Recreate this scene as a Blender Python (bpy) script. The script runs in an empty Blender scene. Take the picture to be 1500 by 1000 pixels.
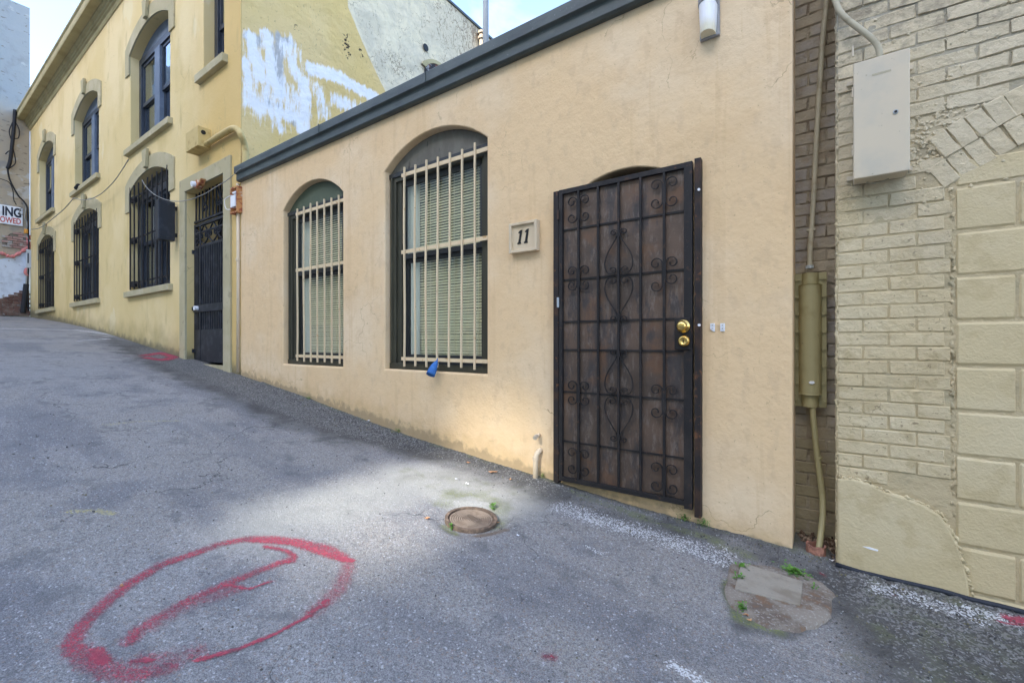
import bpy, math, random
import numpy as np
from mathutils import Vector, noise, Matrix
random.seed(7)
S = bpy.context.scene
COL = S.collection

# ------------------------------------------------------------------ camera, world, sun, exposure
F = 655.0; D = 2.85                      # focal length in photo pixels; distance of the facade plane
TH = math.pi/2 - math.atan2(925, F)
FW = (-math.sin(TH), math.cos(TH)); RT = (math.cos(TH), math.sin(TH))
cam = bpy.data.objects.new('camera', bpy.data.cameras.new('camera')); COL.objects.link(cam)
cam.data.sensor_width = 36; cam.data.lens = F/1500*36
cam.data.clip_start = 0.05; cam.data.clip_end = 2000
cam.location = (0, 0, 0); cam.rotation_euler = (math.pi/2, 0, TH)
S.camera = cam
SUN_E = 34.0
W = bpy.data.worlds.new('World'); S.world = W; W.use_nodes = True
nt = W.node_tree; nt.nodes.clear()
o_ = nt.nodes.new('ShaderNodeOutputWorld'); b_ = nt.nodes.new('ShaderNodeBackground')
sk = nt.nodes.new('ShaderNodeTexSky'); sk.sky_type = 'NISHITA'; sk.sun_disc = False
sk.sun_elevation = math.radians(SUN_E); sk.sun_rotation = math.radians(180)
sk.air_density = .75; sk.dust_density = 2.0; sk.ozone_density = 2.0
tc = nt.nodes.new('ShaderNodeTexCoord'); mp = nt.nodes.new('ShaderNodeMapping')
mp.inputs['Scale'].default_value = (1.1, 1.1, 2.0)
n1 = nt.nodes.new('ShaderNodeTexNoise'); n1.inputs['Scale'].default_value = 2.3; n1.inputs['Detail'].default_value = 8; n1.inputs['Roughness'].default_value = .58
n1.inputs['Distortion'].default_value = .35
cr = nt.nodes.new('ShaderNodeValToRGB'); cr.color_ramp.elements[0].position = .52; cr.color_ramp.elements[1].position = .78
cr.color_ramp.elements[1].color = (.92, .92, .92, 1)
mx = nt.nodes.new('ShaderNodeMix'); mx.data_type = 'RGBA'
mx.inputs['B'].default_value = (1.75, 1.68, 1.65, 1)
nt.links.new(tc.outputs['Generated'], mp.inputs['Vector']); nt.links.new(mp.outputs[0], n1.inputs['Vector'])
nt.links.new(n1.outputs['Fac'], cr.inputs[0]); nt.links.new(cr.outputs[0], mx.inputs['Factor'])
nt.links.new(sk.outputs[0], mx.inputs['A']); nt.links.new(mx.outputs['Result'], b_.inputs['Color'])
nt.links.new(b_.outputs[0], o_.inputs[0]); b_.inputs['Strength'].default_value = 0.15
sl = bpy.data.lights.new('sun', 'SUN'); sl.energy = 2.0; sl.angle = math.radians(0.8); sl.color = (1, .98, .95)
so = bpy.data.objects.new('sun', sl); COL.objects.link(so)
so.rotation_euler = (math.radians(90-SUN_E), 0, 0)      # light travels towards +y and down
vs = S.view_settings; vs.view_transform = 'Standard'; vs.look = 'None'; vs.gamma = 1; vs.use_curve_mapping = False
vs.exposure = 2.75
S.render.resolution_x = 1024; S.render.resolution_y = 682

# ------------------------------------------------------------------ positions measured on real planes of the place
def ray(u, v):
    d = (u-750)/F; return (FW[0]+d*RT[0], FW[1]+d*RT[1], (500-v)/F)
def PY(u, v, y=D):
    r = ray(u, v); t = y/r[1]; return (r[0]*t, y, r[2]*t)
def PX(u, v, x):
    r = ray(u, v); t = x/r[0]; return (x, r[1]*t, r[2]*t)
GX = [-60, -30, -22, -20.3, -17.07, -14.92, -12.18, -10.1, -8.4, -6.56, -4.92, -3.79, -3.19, -2.36, -1.6, -1.1, -.5, .03, .7, 3, 30, 60]
GZ = [.95, .95, .84, .73, .52, .36, .11, -.11, -.29, -.46, -.665, -.82, -.895, -.972, -1.035, -1.085, -1.118, -1.145, -1.165, -1.2, -1.6, -2]
def G(x): return float(np.interp(x, GX, GZ))
def PG(u, v):
    r = ray(u, v); t = .5
    while t < 60 and r[2]*t > G(r[0]*t): t += .02
    a, b = t-.02, t
    for _ in range(25):
        m = (a+b)/2
        if r[2]*m > G(r[0]*m): a = m
        else: b = m
    return (r[0]*a, r[1]*a)

# ------------------------------------------------------------------ materials
def _n(nt, t, **k):
    n = nt.nodes.new(t)
    for a, b in k.items(): setattr(n, a, b)
    return n
def c4(c): return (c[0], c[1], c[2], 1)
MATS = {}
def M(name, col, rough=.85, metal=0, layers=(), bumps=(), spec=.3, rand=0, alpha=None, emit=None):
    """layers: dicts kind noise|voronoi|attr|below|near ; bumps: (scale, strength, kind)"""
    m = bpy.data.materials.new(name); m.use_nodes = True; nt = m.node_tree
    L = nt.links.new
    p = nt.nodes['Principled BSDF']; p.inputs['Roughness'].default_value = rough; p.inputs['Metallic'].default_value = metal
    p.inputs['Specular IOR Level'].default_value = spec
    geo = _n(nt, 'ShaderNodeNewGeometry'); pos = geo.outputs['Position']
    rgb = _n(nt, 'ShaderNodeRGB'); rgb.outputs[0].default_value = c4(col); cur = rgb.outputs[0]
    def math_(op, a, b=None, clamp=False):
        n = _n(nt, 'ShaderNodeMath', operation=op); n.use_clamp = clamp
        for i, x in enumerate((a, b)):
            if x is None: continue
            if isinstance(x, (int, float)): n.inputs[i].default_value = x
            else: L(x, n.inputs[i])
        return n.outputs[0]
    def tex(l):
        mp = _n(nt, 'ShaderNodeMapping'); L(pos, mp.inputs['Vector']); mp.inputs['Scale'].default_value = l.get('stretch', (1, 1, 1))
        mp.inputs['Location'].default_value = l.get('off', (0, 0, 0))
        if l.get('tex', 'noise') == 'voronoi':
            n = _n(nt, 'ShaderNodeTexVoronoi', feature=l.get('feature', 'F1')); n.inputs['Scale'].default_value = l['scale']
            L(mp.outputs[0], n.inputs['Vector'])
            if l.get('cell'):
                s = _n(nt, 'ShaderNodeSeparateColor'); L(n.outputs['Color'], s.inputs[0]); return s.outputs[0]
            return n.outputs['Distance']
        n = _n(nt, 'ShaderNodeTexNoise'); n.inputs['Scale'].default_value = l['scale']
        n.inputs['Detail'].default_value = l.get('detail', 4); n.inputs['Roughness'].default_value = l.get('nrough', .55)
        n.inputs['Distortion'].default_value = l.get('dist', 0)
        L(mp.outputs[0], n.inputs['Vector']); return n.outputs['Fac']
    def ramp(x, lo, hi):
        n = _n(nt, 'ShaderNodeMapRange', interpolation_type='SMOOTHSTEP'); L(x, n.inputs[0])
        n.inputs[1].default_value = lo; n.inputs[2].default_value = hi; return n.outputs[0]
    def mask(l):
        k = l.get('kind', 'noise')
        if k == 'noise': f = ramp(tex(l), l['lo'], l['hi'])
        elif k == 'attr':      # painted density broken by a noise
            a = _n(nt, 'ShaderNodeAttribute', attribute_name=l['attr'])
            s = math_('ADD', a.outputs['Fac'], math_('MULTIPLY', math_('SUBTRACT', tex(l), .5), l.get('brk', 1.0)))
            f = ramp(s, l['lo'], l['hi'])
        elif k == 'lin':       # a*x+b*y+c*z+d, broken by a noise
            v = _n(nt, 'ShaderNodeVectorMath', operation='DOT_PRODUCT'); L(pos, v.inputs[0]); v.inputs[1].default_value = l['n']
            s = math_('ADD', math_('ADD', v.outputs['Value'], l['d']), math_('MULTIPLY', math_('SUBTRACT', tex(l), .5), l.get('brk', .3)))
            f = ramp(s, l['lo'], l['hi'])
        elif k == 'crack':     # thin broken lines along warped cell edges
            wn = _n(nt, 'ShaderNodeTexNoise'); wn.inputs['Scale'].default_value = l['scale']*2.2; wn.inputs['Detail'].default_value = 5
            L(pos, wn.inputs['Vector']); va = _n(nt, 'ShaderNodeVectorMath', operation='MULTIPLY_ADD'); L(wn.outputs['Color'], va.inputs[0])
            va.inputs[1].default_value = (l.get('warp', .5)/l['scale'],)*3; L(pos, va.inputs[2])
            vo = _n(nt, 'ShaderNodeTexVoronoi', feature='DISTANCE_TO_EDGE'); vo.inputs['Scale'].default_value = l['scale']; L(va.outputs[0], vo.inputs['Vector'])
            f = math_('MULTIPLY', ramp(vo.outputs['Distance'], l['w'], l['w']*.3), ramp(tex(dict(scale=l.get('nscale', 1.5), detail=5, off=l.get('off', (0, 0, 0)))), l['lo'], l['hi']))
        if l.get('also'): aa = _n(nt, 'ShaderNodeAttribute', attribute_name=l['also']); f = math_('MULTIPLY', f, aa.outputs['Fac'])
        if 'amt' in l: f = math_('MULTIPLY', f, l['amt'])
        return f
    if rand:
        oi = _n(nt, 'ShaderNodeObjectInfo'); hs = _n(nt, 'ShaderNodeHueSaturation')
        L(cur, hs.inputs['Color']); L(math_('ADD', math_('MULTIPLY', oi.outputs['Random'], rand), 1-rand/2), hs.inputs['Value']); cur = hs.outputs[0]
    for l in layers:
        n = _n(nt, 'ShaderNodeMix', data_type='RGBA'); L(mask(l), n.inputs['Factor']); L(cur, n.inputs['A'])
        if l.get('mul'): n.blend_type = 'MULTIPLY'
        n.inputs['B'].default_value = c4(l['col']); cur = n.outputs['Result']
    L(cur, p.inputs['Base Color'])
    nrm = None
    for b in bumps:
        bn = _n(nt, 'ShaderNodeBump'); bn.inputs['Strength'].default_value = b.get('s', .5); bn.inputs['Distance'].default_value = b.get('d', .01)
        L(tex(b), bn.inputs['Height'])
        if nrm: L(nrm, bn.inputs['Normal'])
        nrm = bn.outputs[0]
    if nrm: L(nrm, p.inputs['Normal'])
    if alpha:
        L(mask(alpha), p.inputs['Alpha'])
    MATS[name] = m
    return m
def lay(scale, lo, hi, col, **k): return dict(scale=scale, lo=lo, hi=hi, col=col, **k)
DIRT = (.16, .13, .08)
M('stucco_beige', (.72, .515, .285), .85, layers=[
    lay(1.1, .42, .66, (.74, .57, .36), detail=6),
    lay(2.6, .48, .72, (.66, .46, .25), detail=7, amt=.4),
    lay(14, .52, .66, (.58, .41, .24), detail=8, amt=.35, stretch=(1, 1, .5)),
    lay(5, .58, .66, (.62, .43, .23), detail=8, amt=.35, stretch=(2.5, 1, .12), dist=.3),
    lay(60, .66, .72, (.38, .26, .14), detail=2, amt=.55),
    dict(kind='crack', scale=1.3, w=.004, lo=.54, hi=.60, nscale=1.1, warp=.8, col=(.36, .25, .14), amt=.75),
    dict(kind='crack', scale=2.6, w=.006, lo=.58, hi=.64, nscale=1.6, off=(4, 2, 1), warp=.9, col=(.42, .29, .16), amt=.6),
    dict(kind='lin', n=(.115, 0, 1), d=1.16, scale=7, brk=.35, lo=.16, hi=-.02, col=(.52, .35, .16), amt=.5, detail=6),
    dict(kind='lin', n=(.115, 0, 1), d=1.20, scale=16, brk=.2, lo=.07, hi=.01, col=DIRT, amt=.5, detail=6)],
  bumps=[dict(scale=3, s=.4, d=.035, detail=5), dict(scale=14, s=.22, d=.012, detail=5), dict(scale=45, s=.32, d=.006, detail=6), dict(scale=170, s=.25, d=.003)])
M('stucco_yellow', (.68, .53, .25), .85, layers=[
    lay(.5, .40, .62, (.74, .60, .33), detail=6),
    lay(1.3, .5, .78, (.50, .37, .13), detail=7, amt=.6, stretch=(1, 1, .5)),
    dict(kind='lin', n=(1, 0, -.10), d=8.6, scale=.9, brk=1.6, lo=-.8, hi=1.4, col=(.60, .41, .14), amt=.8, detail=5),
    lay(5, .58, .75, (.42, .32, .14), detail=8, amt=.5, stretch=(1, 1, .3)),
    dict(kind='crack', scale=.9, w=.004, lo=.54, hi=.60, nscale=.8, warp=.8, col=(.34, .26, .12), amt=.7),
    lay(1.6, .66, .70, (.75, .66, .42), amt=.5, stretch=(.8, 1, .5), detail=3),
    dict(kind='lin', n=(.095, 0, 1), d=1.12, scale=2.5, brk=.7, lo=.55, hi=.0, col=(.36, .28, .12), amt=.75, detail=6),
    dict(kind='lin', n=(.095, 0, 1), d=1.12, scale=6, brk=.3, lo=.2, hi=.05, col=(.13, .12, .08), amt=.75, detail=6)],
  bumps=[dict(scale=2.5, s=.35, d=.03), dict(scale=30, s=.3, d=.008, detail=6)])
M('stone_trim', (.42, .365, .215), .85, layers=[lay(3, .4, .75, (.49, .43, .28), detail=6), lay(9, .6, .7, (.28, .25, .16), detail=6, amt=.6)],
  bumps=[dict(scale=40, s=.3, d=.006, detail=5)])
M('cornice_paint', (.44, .375, .20), .75, layers=[lay(2, .45, .7, (.36, .30, .15), detail=6), lay(6, .62, .75, (.2, .16, .08), detail=6, amt=.5, stretch=(1, 1, 3))],
  bumps=[dict(scale=30, s=.2, d=.005)])
M('side_wall', (.70, .50, .19), .88, layers=[
    lay(.8, .4, .62, (.74, .54, .24), detail=6),
    lay(30, .62, .70, (.2, .13, .05), amt=.4, detail=4, stretch=(1, 1, .6)),
    dict(kind='attr', attr='white', scale=2.2, brk=.35, lo=.4, hi=.6, col=(.78, .67, .45), detail=7),
    dict(kind='attr', attr='rough', scale=1.6, brk=1.6, lo=.55, hi=.95, col=(.62, .54, .38), detail=9, nrough=.7, dist=1.2),
    dict(kind='attr', attr='rough', scale=4.2, brk=3.4, lo=1.12, hi=1.24, col=(.26, .19, .12), detail=9, nrough=.72, dist=2.2, stretch=(1, 2.4, .8), amt=.8),
    dict(kind='crack', scale=1.5, w=.012, lo=.44, hi=.52, nscale=1.0, warp=1.2, col=(.22, .16, .10), also='white', amt=.75),
    dict(kind='crack', scale=3.5, w=.02, lo=.50, hi=.56, nscale=1.4, off=(2, 2, 2), warp=1.4, col=(.30, .23, .15), also='white', amt=.7),
    dict(kind='attr', attr='rough', scale=7, off=(3, 1, 5), brk=3.2, lo=1.22, hi=1.32, col=(.10, .07, .05), detail=8, nrough=.75, dist=3.0, stretch=(1, 1.0, .9), amt=.8),
    dict(kind='attr', attr='hole', scale=22, brk=1.9, lo=.75, hi=.85, col=(.05, .035, .02), detail=5),
    dict(kind='attr', attr='grey', scale=9, brk=1.8, lo=.45, hi=.8, col=(.40, .42, .44), detail=8, stretch=(1, 1, .35), amt=.8),
    dict(kind='attr', attr='blot', scale=7, brk=2.8, lo=.38, hi=.92, col=(.88, .86, .82), detail=10, nrough=.72, stretch=(1, 2.6, .5), amt=.93)],
  bumps=[dict(scale=5, s=.6, d=.06, detail=8, nrough=.65), dict(scale=35, s=.5, d=.012, detail=6)])
M('coping_metal', (.055, .070, .066), .5, layers=[lay(1.7, .42, .62, (.078, .095, .088), detail=6), lay(14, .50, .65, (.04, .05, .05), detail=7, amt=.7, stretch=(.3, 1, 1)),
    lay(45, .68, .75, (.2, .22, .22), detail=3, amt=.5)], bumps=[dict(scale=4, s=.3, d=.02), dict(scale=60, s=.15, d=.003)], spec=.5)
M('roof_felt', (.10, .10, .11), .95, layers=[lay(3, .4, .7, (.16, .16, .16))])
PB = (.55, .44, .25)
M('painted_brick', PB, .72, rand=.10, layers=[lay(2.2, .42, .7, (.60, .50, .31), detail=6), lay(9, .54, .66, (.40, .31, .16), detail=7, amt=.6),
    lay(40, .64, .70, (.2, .15, .08), detail=3, amt=.7),
    dict(kind='crack', scale=5, w=.012, lo=.55, hi=.62, nscale=2.5, warp=1.2, col=(.24, .18, .10), amt=.7),
    dict(kind='lin', n=(0, 0, 1), d=0, scale=3, brk=1.3, lo=.35, hi=1.1, col=(.58, .51, .37), detail=7, amt=.55),
    dict(kind='lin', n=(0, 0, 1), d=0, scale=13, brk=2.3, lo=1.35, hi=1.9, col=(.24, .20, .14), detail=9, nrough=.7, amt=.7)],
  bumps=[dict(scale=11, s=.55, d=.03, detail=8, nrough=.65), dict(scale=40, s=.45, d=.010, detail=6), dict(scale=110, s=.35, d=.004, detail=4)])
M('painted_block', (.55, .445, .25), .72, rand=.05, layers=[lay(2.2, .42, .7, (.59, .49, .295), detail=6), lay(9, .54, .66, (.46, .36, .19), detail=7, amt=.5)],
  bumps=[dict(scale=25, s=.3, d=.01, detail=4), dict(scale=90, s=.5, d=.006, detail=3)])
M('painted_mortar', (.49, .395, .23), .8, layers=[lay(6, .5, .7, (.34, .30, .185), detail=6, amt=.6), dict(kind='lin', n=(0, 0, 1), d=0, scale=7, brk=1.6, lo=.5, hi=1.6, col=(.36, .33, .25), detail=8, nrough=.7)],
  bumps=[dict(scale=28, s=.6, d=.015, detail=6), dict(scale=90, s=.4, d=.006)])
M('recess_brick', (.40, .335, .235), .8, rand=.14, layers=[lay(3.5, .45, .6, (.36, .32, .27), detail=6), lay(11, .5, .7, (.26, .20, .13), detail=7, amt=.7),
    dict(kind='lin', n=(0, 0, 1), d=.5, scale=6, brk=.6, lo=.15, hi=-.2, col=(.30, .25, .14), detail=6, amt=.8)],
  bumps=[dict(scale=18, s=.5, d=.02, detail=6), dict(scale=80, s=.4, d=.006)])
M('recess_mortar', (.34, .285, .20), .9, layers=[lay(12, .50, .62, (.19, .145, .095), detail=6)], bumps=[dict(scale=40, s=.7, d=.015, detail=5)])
M('cabinet_paint', (.60, .51, .36), .42, layers=[lay(5, .45, .75, (.46, .43, .34), detail=6, amt=.6), lay(50, .70, .75, (.3, .24, .15), detail=2, amt=.6)], bumps=[dict(scale=5, s=.06, d=.01)], spec=.5)
M('conduit_paint', (.42, .375, .26), .6, layers=[lay(14, .5, .7, (.34, .29, .19), detail=6)], bumps=[dict(scale=60, s=.3, d=.003)])
M('riser_paint', (.36, .315, .16), .5, layers=[lay(9, .5, .7, (.30, .255, .12), detail=6), lay(50, .7, .76, (.16, .1, .05), detail=3)], bumps=[dict(scale=50, s=.2, d=.003)])
M('black_iron', (.018, .016, .015), .62, .1, layers=[lay(7, .5, .72, (.034, .028, .024), detail=7), lay(26, .58, .72, (.10, .052, .028), detail=7, amt=.6), lay(70, .66, .74, (.14, .14, .14), detail=3, amt=.5)],
  bumps=[dict(scale=90, s=.35, d=.002)], spec=.35)
M('iron_rusty', (.026, .021, .019), .6, .1, layers=[lay(8, .46, .66, (.060, .034, .022), detail=8), lay(24, .6, .7, (.15, .065, .03), detail=6)], bumps=[dict(scale=90, s=.4, d=.002)])
M('door_sheet', (.080, .055, .038), .5, .25, layers=[
    lay(2.2, .4, .6, (.125, .080, .052), detail=7),
    lay(9, .48, .60, (.045, .038, .036), detail=9, nrough=.7, amt=.85, stretch=(1, 1, .3)),
    lay(30, .50, .64, (.23, .19, .155), detail=9, nrough=.80, amt=.5, stretch=(1, 1, .28), dist=.4),
    lay(4, .54, .68, (.15, .075, .035), detail=8, amt=.7),
    dict(kind='lin', n=(.5, 0, -1), d=-.50, scale=34, brk=1.9, lo=.40, hi=.62, col=(.30, .19, .07), detail=5, amt=.7)],
  bumps=[dict(scale=22, s=.4, d=.008, detail=8), dict(scale=220, s=.5, d=.002)], spec=.6)
M('bar_cream', (.70, .55, .34), .55, layers=[lay(14, .62, .72, (.50, .26, .07), detail=7, amt=.8), lay(55, .68, .73, (.18, .09, .04), detail=4)], bumps=[dict(scale=60, s=.3, d=.003)])
M('wood_olive', (.042, .040, .024), .55, layers=[lay(6, .45, .7, (.06, .058, .036), detail=7, stretch=(3, 3, .4)), lay(30, .62, .75, (.025, .025, .018), detail=6, stretch=(2, 2, .3))], bumps=[dict(scale=40, s=.25, d=.003, stretch=(3, 3, .3))], spec=.4)
M('panel_green', (.085, .105, .065), .5, layers=[lay(6, .45, .7, (.11, .13, .085), detail=6)], bumps=[dict(scale=30, s=.15, d=.003)])
M('panel_brown', (.115, .105, .080), .6, layers=[lay(8, .4, .65, (.15, .14, .11), detail=7, stretch=(1, 1, .4)), lay(16, .6, .72, (.04, .035, .03), detail=8, stretch=(1, 1, .35))], bumps=[dict(scale=30, s=.25, d=.004)])
M('sash_black', (.022, .024, .024), .45, layers=[lay(20, .6, .75, (.06, .055, .045), detail=6)], spec=.5)
M('sash_blue', (.022, .028, .040), .4, layers=[lay(5, .45, .7, (.035, .045, .062), detail=5)], spec=.5)
M('sash_pale_blue', (.12, .155, .21), .45, layers=[lay(5, .45, .7, (.16, .20, .26), detail=5)])
M('blind', (.80, .73, .52), .6, rand=.12, layers=[lay(3, .4, .7, (.70, .67, .46), detail=4)])
M('curtain', (.62, .63, .58), .9, bumps=[dict(scale=14, s=.8, d=.03, stretch=(1, 1, .02))])
M('room_dark', (.02, .02, .02), .9)
M('room_wood', (.05, .035, .025), .7)
M('brass', (.78, .52, .16), .25, 1.0, layers=[lay(60, .62, .72, (.35, .2, .07), detail=4)])
M('plaque_cream', (.62, .50, .33), .7, layers=[lay(8, .45, .7, (.55, .43, .27), detail=6)], bumps=[dict(scale=50, s=.3, d=.003)])
M('number_black', (.015, .014, .012), .5)
M('lamp_grey', (.30, .30, .30), .5)
M('lamp_white', (.88, .88, .87), .35, layers=[dict(kind='lin', n=(0, 0, 1), d=-1.88, scale=9, brk=.1, lo=0.02, hi=-.08, col=(.70, .64, .42), amt=.8)])
M('plastic_white', (.75, .75, .74), .45)
M('pipe_beige', (.62, .50, .34), .6, layers=[lay(20, .6, .72, (.40, .28, .15), detail=6, amt=.6)], bumps=[dict(scale=50, s=.3, d=.003)])
M('pipe_yellow', (.56, .42, .17), .6, layers=[lay(9, .5, .7, (.42, .28, .09), detail=6)], bumps=[dict(scale=30, s=.3, d=.004)])
M('pipe_pale', (.58, .54, .42), .7, layers=[lay(9, .55, .7, (.44, .33, .17), detail=6)], bumps=[dict(scale=30, s=.3, d=.004)])
M('spigot', (.45, .40, .32), .5, .4)
M('blue_fabric', (.035, .13, .36), .7, layers=[lay(30, .5, .7, (.05, .18, .46))], bumps=[dict(scale=30, s=.5, d=.006)])
M('terracotta', (.26, .12, .08), .85, layers=[lay(30, .5, .62, (.42, .20, .13), detail=5), lay(18, .54, .64, (.12, .075, .055), detail=5), lay(25, .68, .72, (.45, .07, .07))], bumps=[dict(scale=50, s=.6, d=.006)])
M('pole_grey', (.40, .43, .43), .5)
M('pipe_brown', (.30, .24, .17), .7)
M('tower_stucco', (.40, .33, .235), .9, layers=[
    lay(.6, .42, .6, (.46, .38, .27), detail=6),
    dict(kind='lin', n=(0, 0, 1), d=-7.1, scale=.8, brk=2.2, lo=-.5, hi=1.0, col=(.31, .34, .35), detail=7),
    lay(2.2, .55, .7, (.22, .23, .23), detail=8, amt=.5),
    lay(1.0, .62, .66, (.56, .57, .55), detail=5, amt=.5),
    lay(5, .62, .66, (.14, .11, .08), detail=7, amt=.7, stretch=(1, 1, 3))],
  bumps=[dict(scale=3, s=.5, d=.05, detail=7)])
M('white_wall_paint', (.62, .65, .68), .8, layers=[lay(3, .5, .65, (.50, .52, .54), detail=7), lay(9, .62, .7, (.36, .34, .3), detail=7)], bumps=[dict(scale=8, s=.5, d=.02)])
M('old_brick', (.17, .085, .06), .9, rand=.5, layers=[lay(6, .45, .65, (.24, .17, .13), detail=6), lay(9, .6, .7, (.38, .36, .33), detail=5)], bumps=[dict(scale=30, s=.7, d=.01)])
M('niche_dark', (.03, .024, .022), .7, layers=[lay(9, .48, .56, (.16, .07, .045), detail=4), lay(14, .54, .60, (.30, .28, .26), detail=3)])
M('old_brick_pink', (.36, .22, .18), .9, rand=.4, layers=[lay(6, .5, .6, (.40, .37, .32), detail=6)], bumps=[dict(scale=30, s=.7, d=.01)])
M('old_mortar', (.20, .17, .13), .95, layers=[lay(9, .5, .65, (.11, .08, .06), detail=6)], bumps=[dict(scale=18, s=.8, d=.02)])
M('pink_tape', (.62, .22, .20), .8, bumps=[dict(scale=20, s=.5, d=.01)])
M('sign_white', (.78, .79, .80), .5, layers=[lay(4, .55, .75, (.62, .62, .6), detail=6)])
M('sign_black', (.02, .025, .04), .6)
M('sign_red', (.50, .10, .08), .6)
M('wire_black', (.02, .02, .022), .6)
M('wire_grey', (.28, .27, .24), .6)
M('wire_white', (.66, .64, .58), .6)
M('grey_box', (.50, .52, .52), .5)
M('orange_cap', (.60, .28, .05), .6)
M('iron_gate', (.018, .020, .025), .5, .2, layers=[lay(9, .45, .7, (.045, .048, .058), detail=7), lay(24, .62, .72, (.12, .115, .11), detail=8, amt=.6, stretch=(1, 1, .3))], bumps=[dict(scale=50, s=.2, d=.003)], spec=.5)
M('light_box_black', (.025, .028, .034), .4, layers=[lay(9, .5, .7, (.04, .045, .055))])
M('rust_box', (.50, .24, .09), .7, layers=[lay(18, .48, .58, (.30, .08, .04), detail=6), lay(12, .6, .66, (.62, .57, .48))])
M('manhole_ribs', (.27, .21, .155), .75, .2, layers=[lay(18, .45, .62, (.20, .15, .11), detail=6)])
M('manhole_iron', (.13, .095, .07), .75, .3, layers=[lay(18, .45, .62, (.24, .17, .12), detail=6), lay(60, .58, .7, (.08, .06, .045), detail=4)], bumps=[dict(scale=80, s=.5, d=.003)])
M('concrete_pad', (.24, .205, .16), .92, layers=[lay(7, .42, .60, (.13, .10, .075), detail=8, nrough=.7), lay(90, .55, .7, (.38, .36, .32), detail=2, amt=.6), lay(14, .54, .64, (.19, .115, .065), detail=7, amt=.7)], bumps=[dict(scale=60, s=.7, d=.006, detail=6)])
M('concrete_lid', (.30, .265, .205), .9, layers=[lay(6, .45, .62, (.22, .185, .135), detail=8), lay(90, .6, .7, (.2, .18, .15), detail=2, amt=.6)], bumps=[dict(scale=90, s=.5, d=.004, detail=6)])
M('leaf_green', (.07, .19, .025), .6, rand=.3, layers=[lay(25, .45, .6, (.12, .26, .04))])
M('moss_green', (.13, .19, .03), .9, layers=[lay(25, .45, .6, (.22, .27, .05))])
M('dry_leaf', (.50, .28, .13), .8, layers=[lay(60, .5, .6, (.36, .15, .07))])
M('litter_white', (.78, .78, .78), .7)
M('gravel', (.085, .08, .072), .9, layers=[lay(40, .54, .60, (.28, .275, .26), detail=1), lay(21, .56, .62, (.06, .058, .055), detail=1), lay(11, .58, .62, (.16, .14, .08), detail=3)])
M('debris', (.13, .085, .055), .95, layers=[lay(40, .5, .6, (.30, .22, .15), detail=2), lay(25, .58, .64, (.05, .035, .03), detail=2)], bumps=[dict(scale=60, s=.8, d=.01)])
M('membrane_black', (.022, .026, .034), .6, bumps=[dict(scale=30, s=.6, d=.01)])
M('render_cream', (.62, .55, .42), .9, layers=[lay(.5, .4, .7, (.5, .45, .36))])
M('asphalt', (.27, .252, .22), .88, layers=[
    lay(.55, .42, .60, (.28, .27, .25), detail=5),
    dict(kind='noise', tex='voronoi', cell=1, scale=105, off=(6, 1, 2), lo=.70, hi=.86, col=(.34, .335, .32), amt=.45),
    dict(kind='noise', tex='voronoi', cell=1, scale=95, off=(7, 3, 2), lo=.74, hi=.88, col=(.09, .088, .085), amt=.45),
    lay(.9, .50, .62, (.145, .145, .150), detail=6, amt=.7, stretch=(.35, 1.6, 1), off=(2, 7, 0)),
    lay(2.2, .50, .66, (.15, .15, .155), detail=8, amt=.7),
    dict(kind='noise', tex='voronoi', cell=1, scale=260, lo=.60, hi=.90, col=(.38, .38, .385), amt=.48),
    dict(kind='noise', tex='voronoi', cell=1, scale=280, off=(3, 1, 2), lo=.58, hi=.78, col=(.075, .075, .078), amt=.55),
    dict(kind='noise', tex='voronoi', cell=1, scale=150, off=(1, 5, 2), lo=.93, hi=.95, col=(.24, .17, .12), amt=.5),
    dict(kind='noise', tex='voronoi', cell=1, scale=150, off=(4, 5, 2), lo=.972, hi=.98, col=(.52, .52, .52), amt=.6),
    lay(19, .70, .74, (.05, .05, .053), detail=4, amt=.75, stretch=(1, .7, 1), dist=.8),
    lay(4, .54, .64, (.11, .11, .112), detail=9, nrough=.72, amt=.55),
    dict(kind='crack', scale=1.1, w=.006, lo=.50, hi=.56, nscale=.7, warp=.9, col=(.04, .04, .04), amt=.75),
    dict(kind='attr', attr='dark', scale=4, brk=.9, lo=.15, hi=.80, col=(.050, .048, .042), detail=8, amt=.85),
    dict(kind='attr', attr='dark', scale=120, tex='voronoi', cell=1, brk=.9, lo=1.02, hi=1.15, col=(.30, .29, .27), amt=.5),
    dict(kind='attr', attr='dust_and_sunpatch', scale=6, brk=.8, lo=.2, hi=.9, col=(.31, .305, .265), detail=7, amt=.6),  # also carries the painted pale light of the sun patch
    dict(kind='attr', attr='moss', scale=9, brk=1.4, lo=.30, hi=.95, col=(.12, .13, .055), detail=8, amt=.7),
    dict(kind='attr', attr='moss', scale=70, brk=2.4, lo=.70, hi=1.15, col=(.19, .22, .05), detail=5, amt=.7),
    dict(kind='attr', attr='stain', scale=9, brk=.9, lo=.3, hi=.8, col=(.13, .085, .05), detail=7, amt=.7),
    dict(kind='attr', attr='white', tex='voronoi', cell=1, scale=170, brk=1.1, lo=.66, hi=.78, col=(.62, .62, .60), amt=.85),
    dict(kind='attr', attr='yellow', scale=90, brk=1.9, lo=.66, hi=.95, col=(.46, .40, .12), detail=5, nrough=.7, amt=.8)],
  bumps=[dict(scale=210, tex='voronoi', s=.5, d=.005), dict(scale=45, s=.5, d=.008, detail=5), dict(scale=1.5, s=.25, d=.06)])
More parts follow.
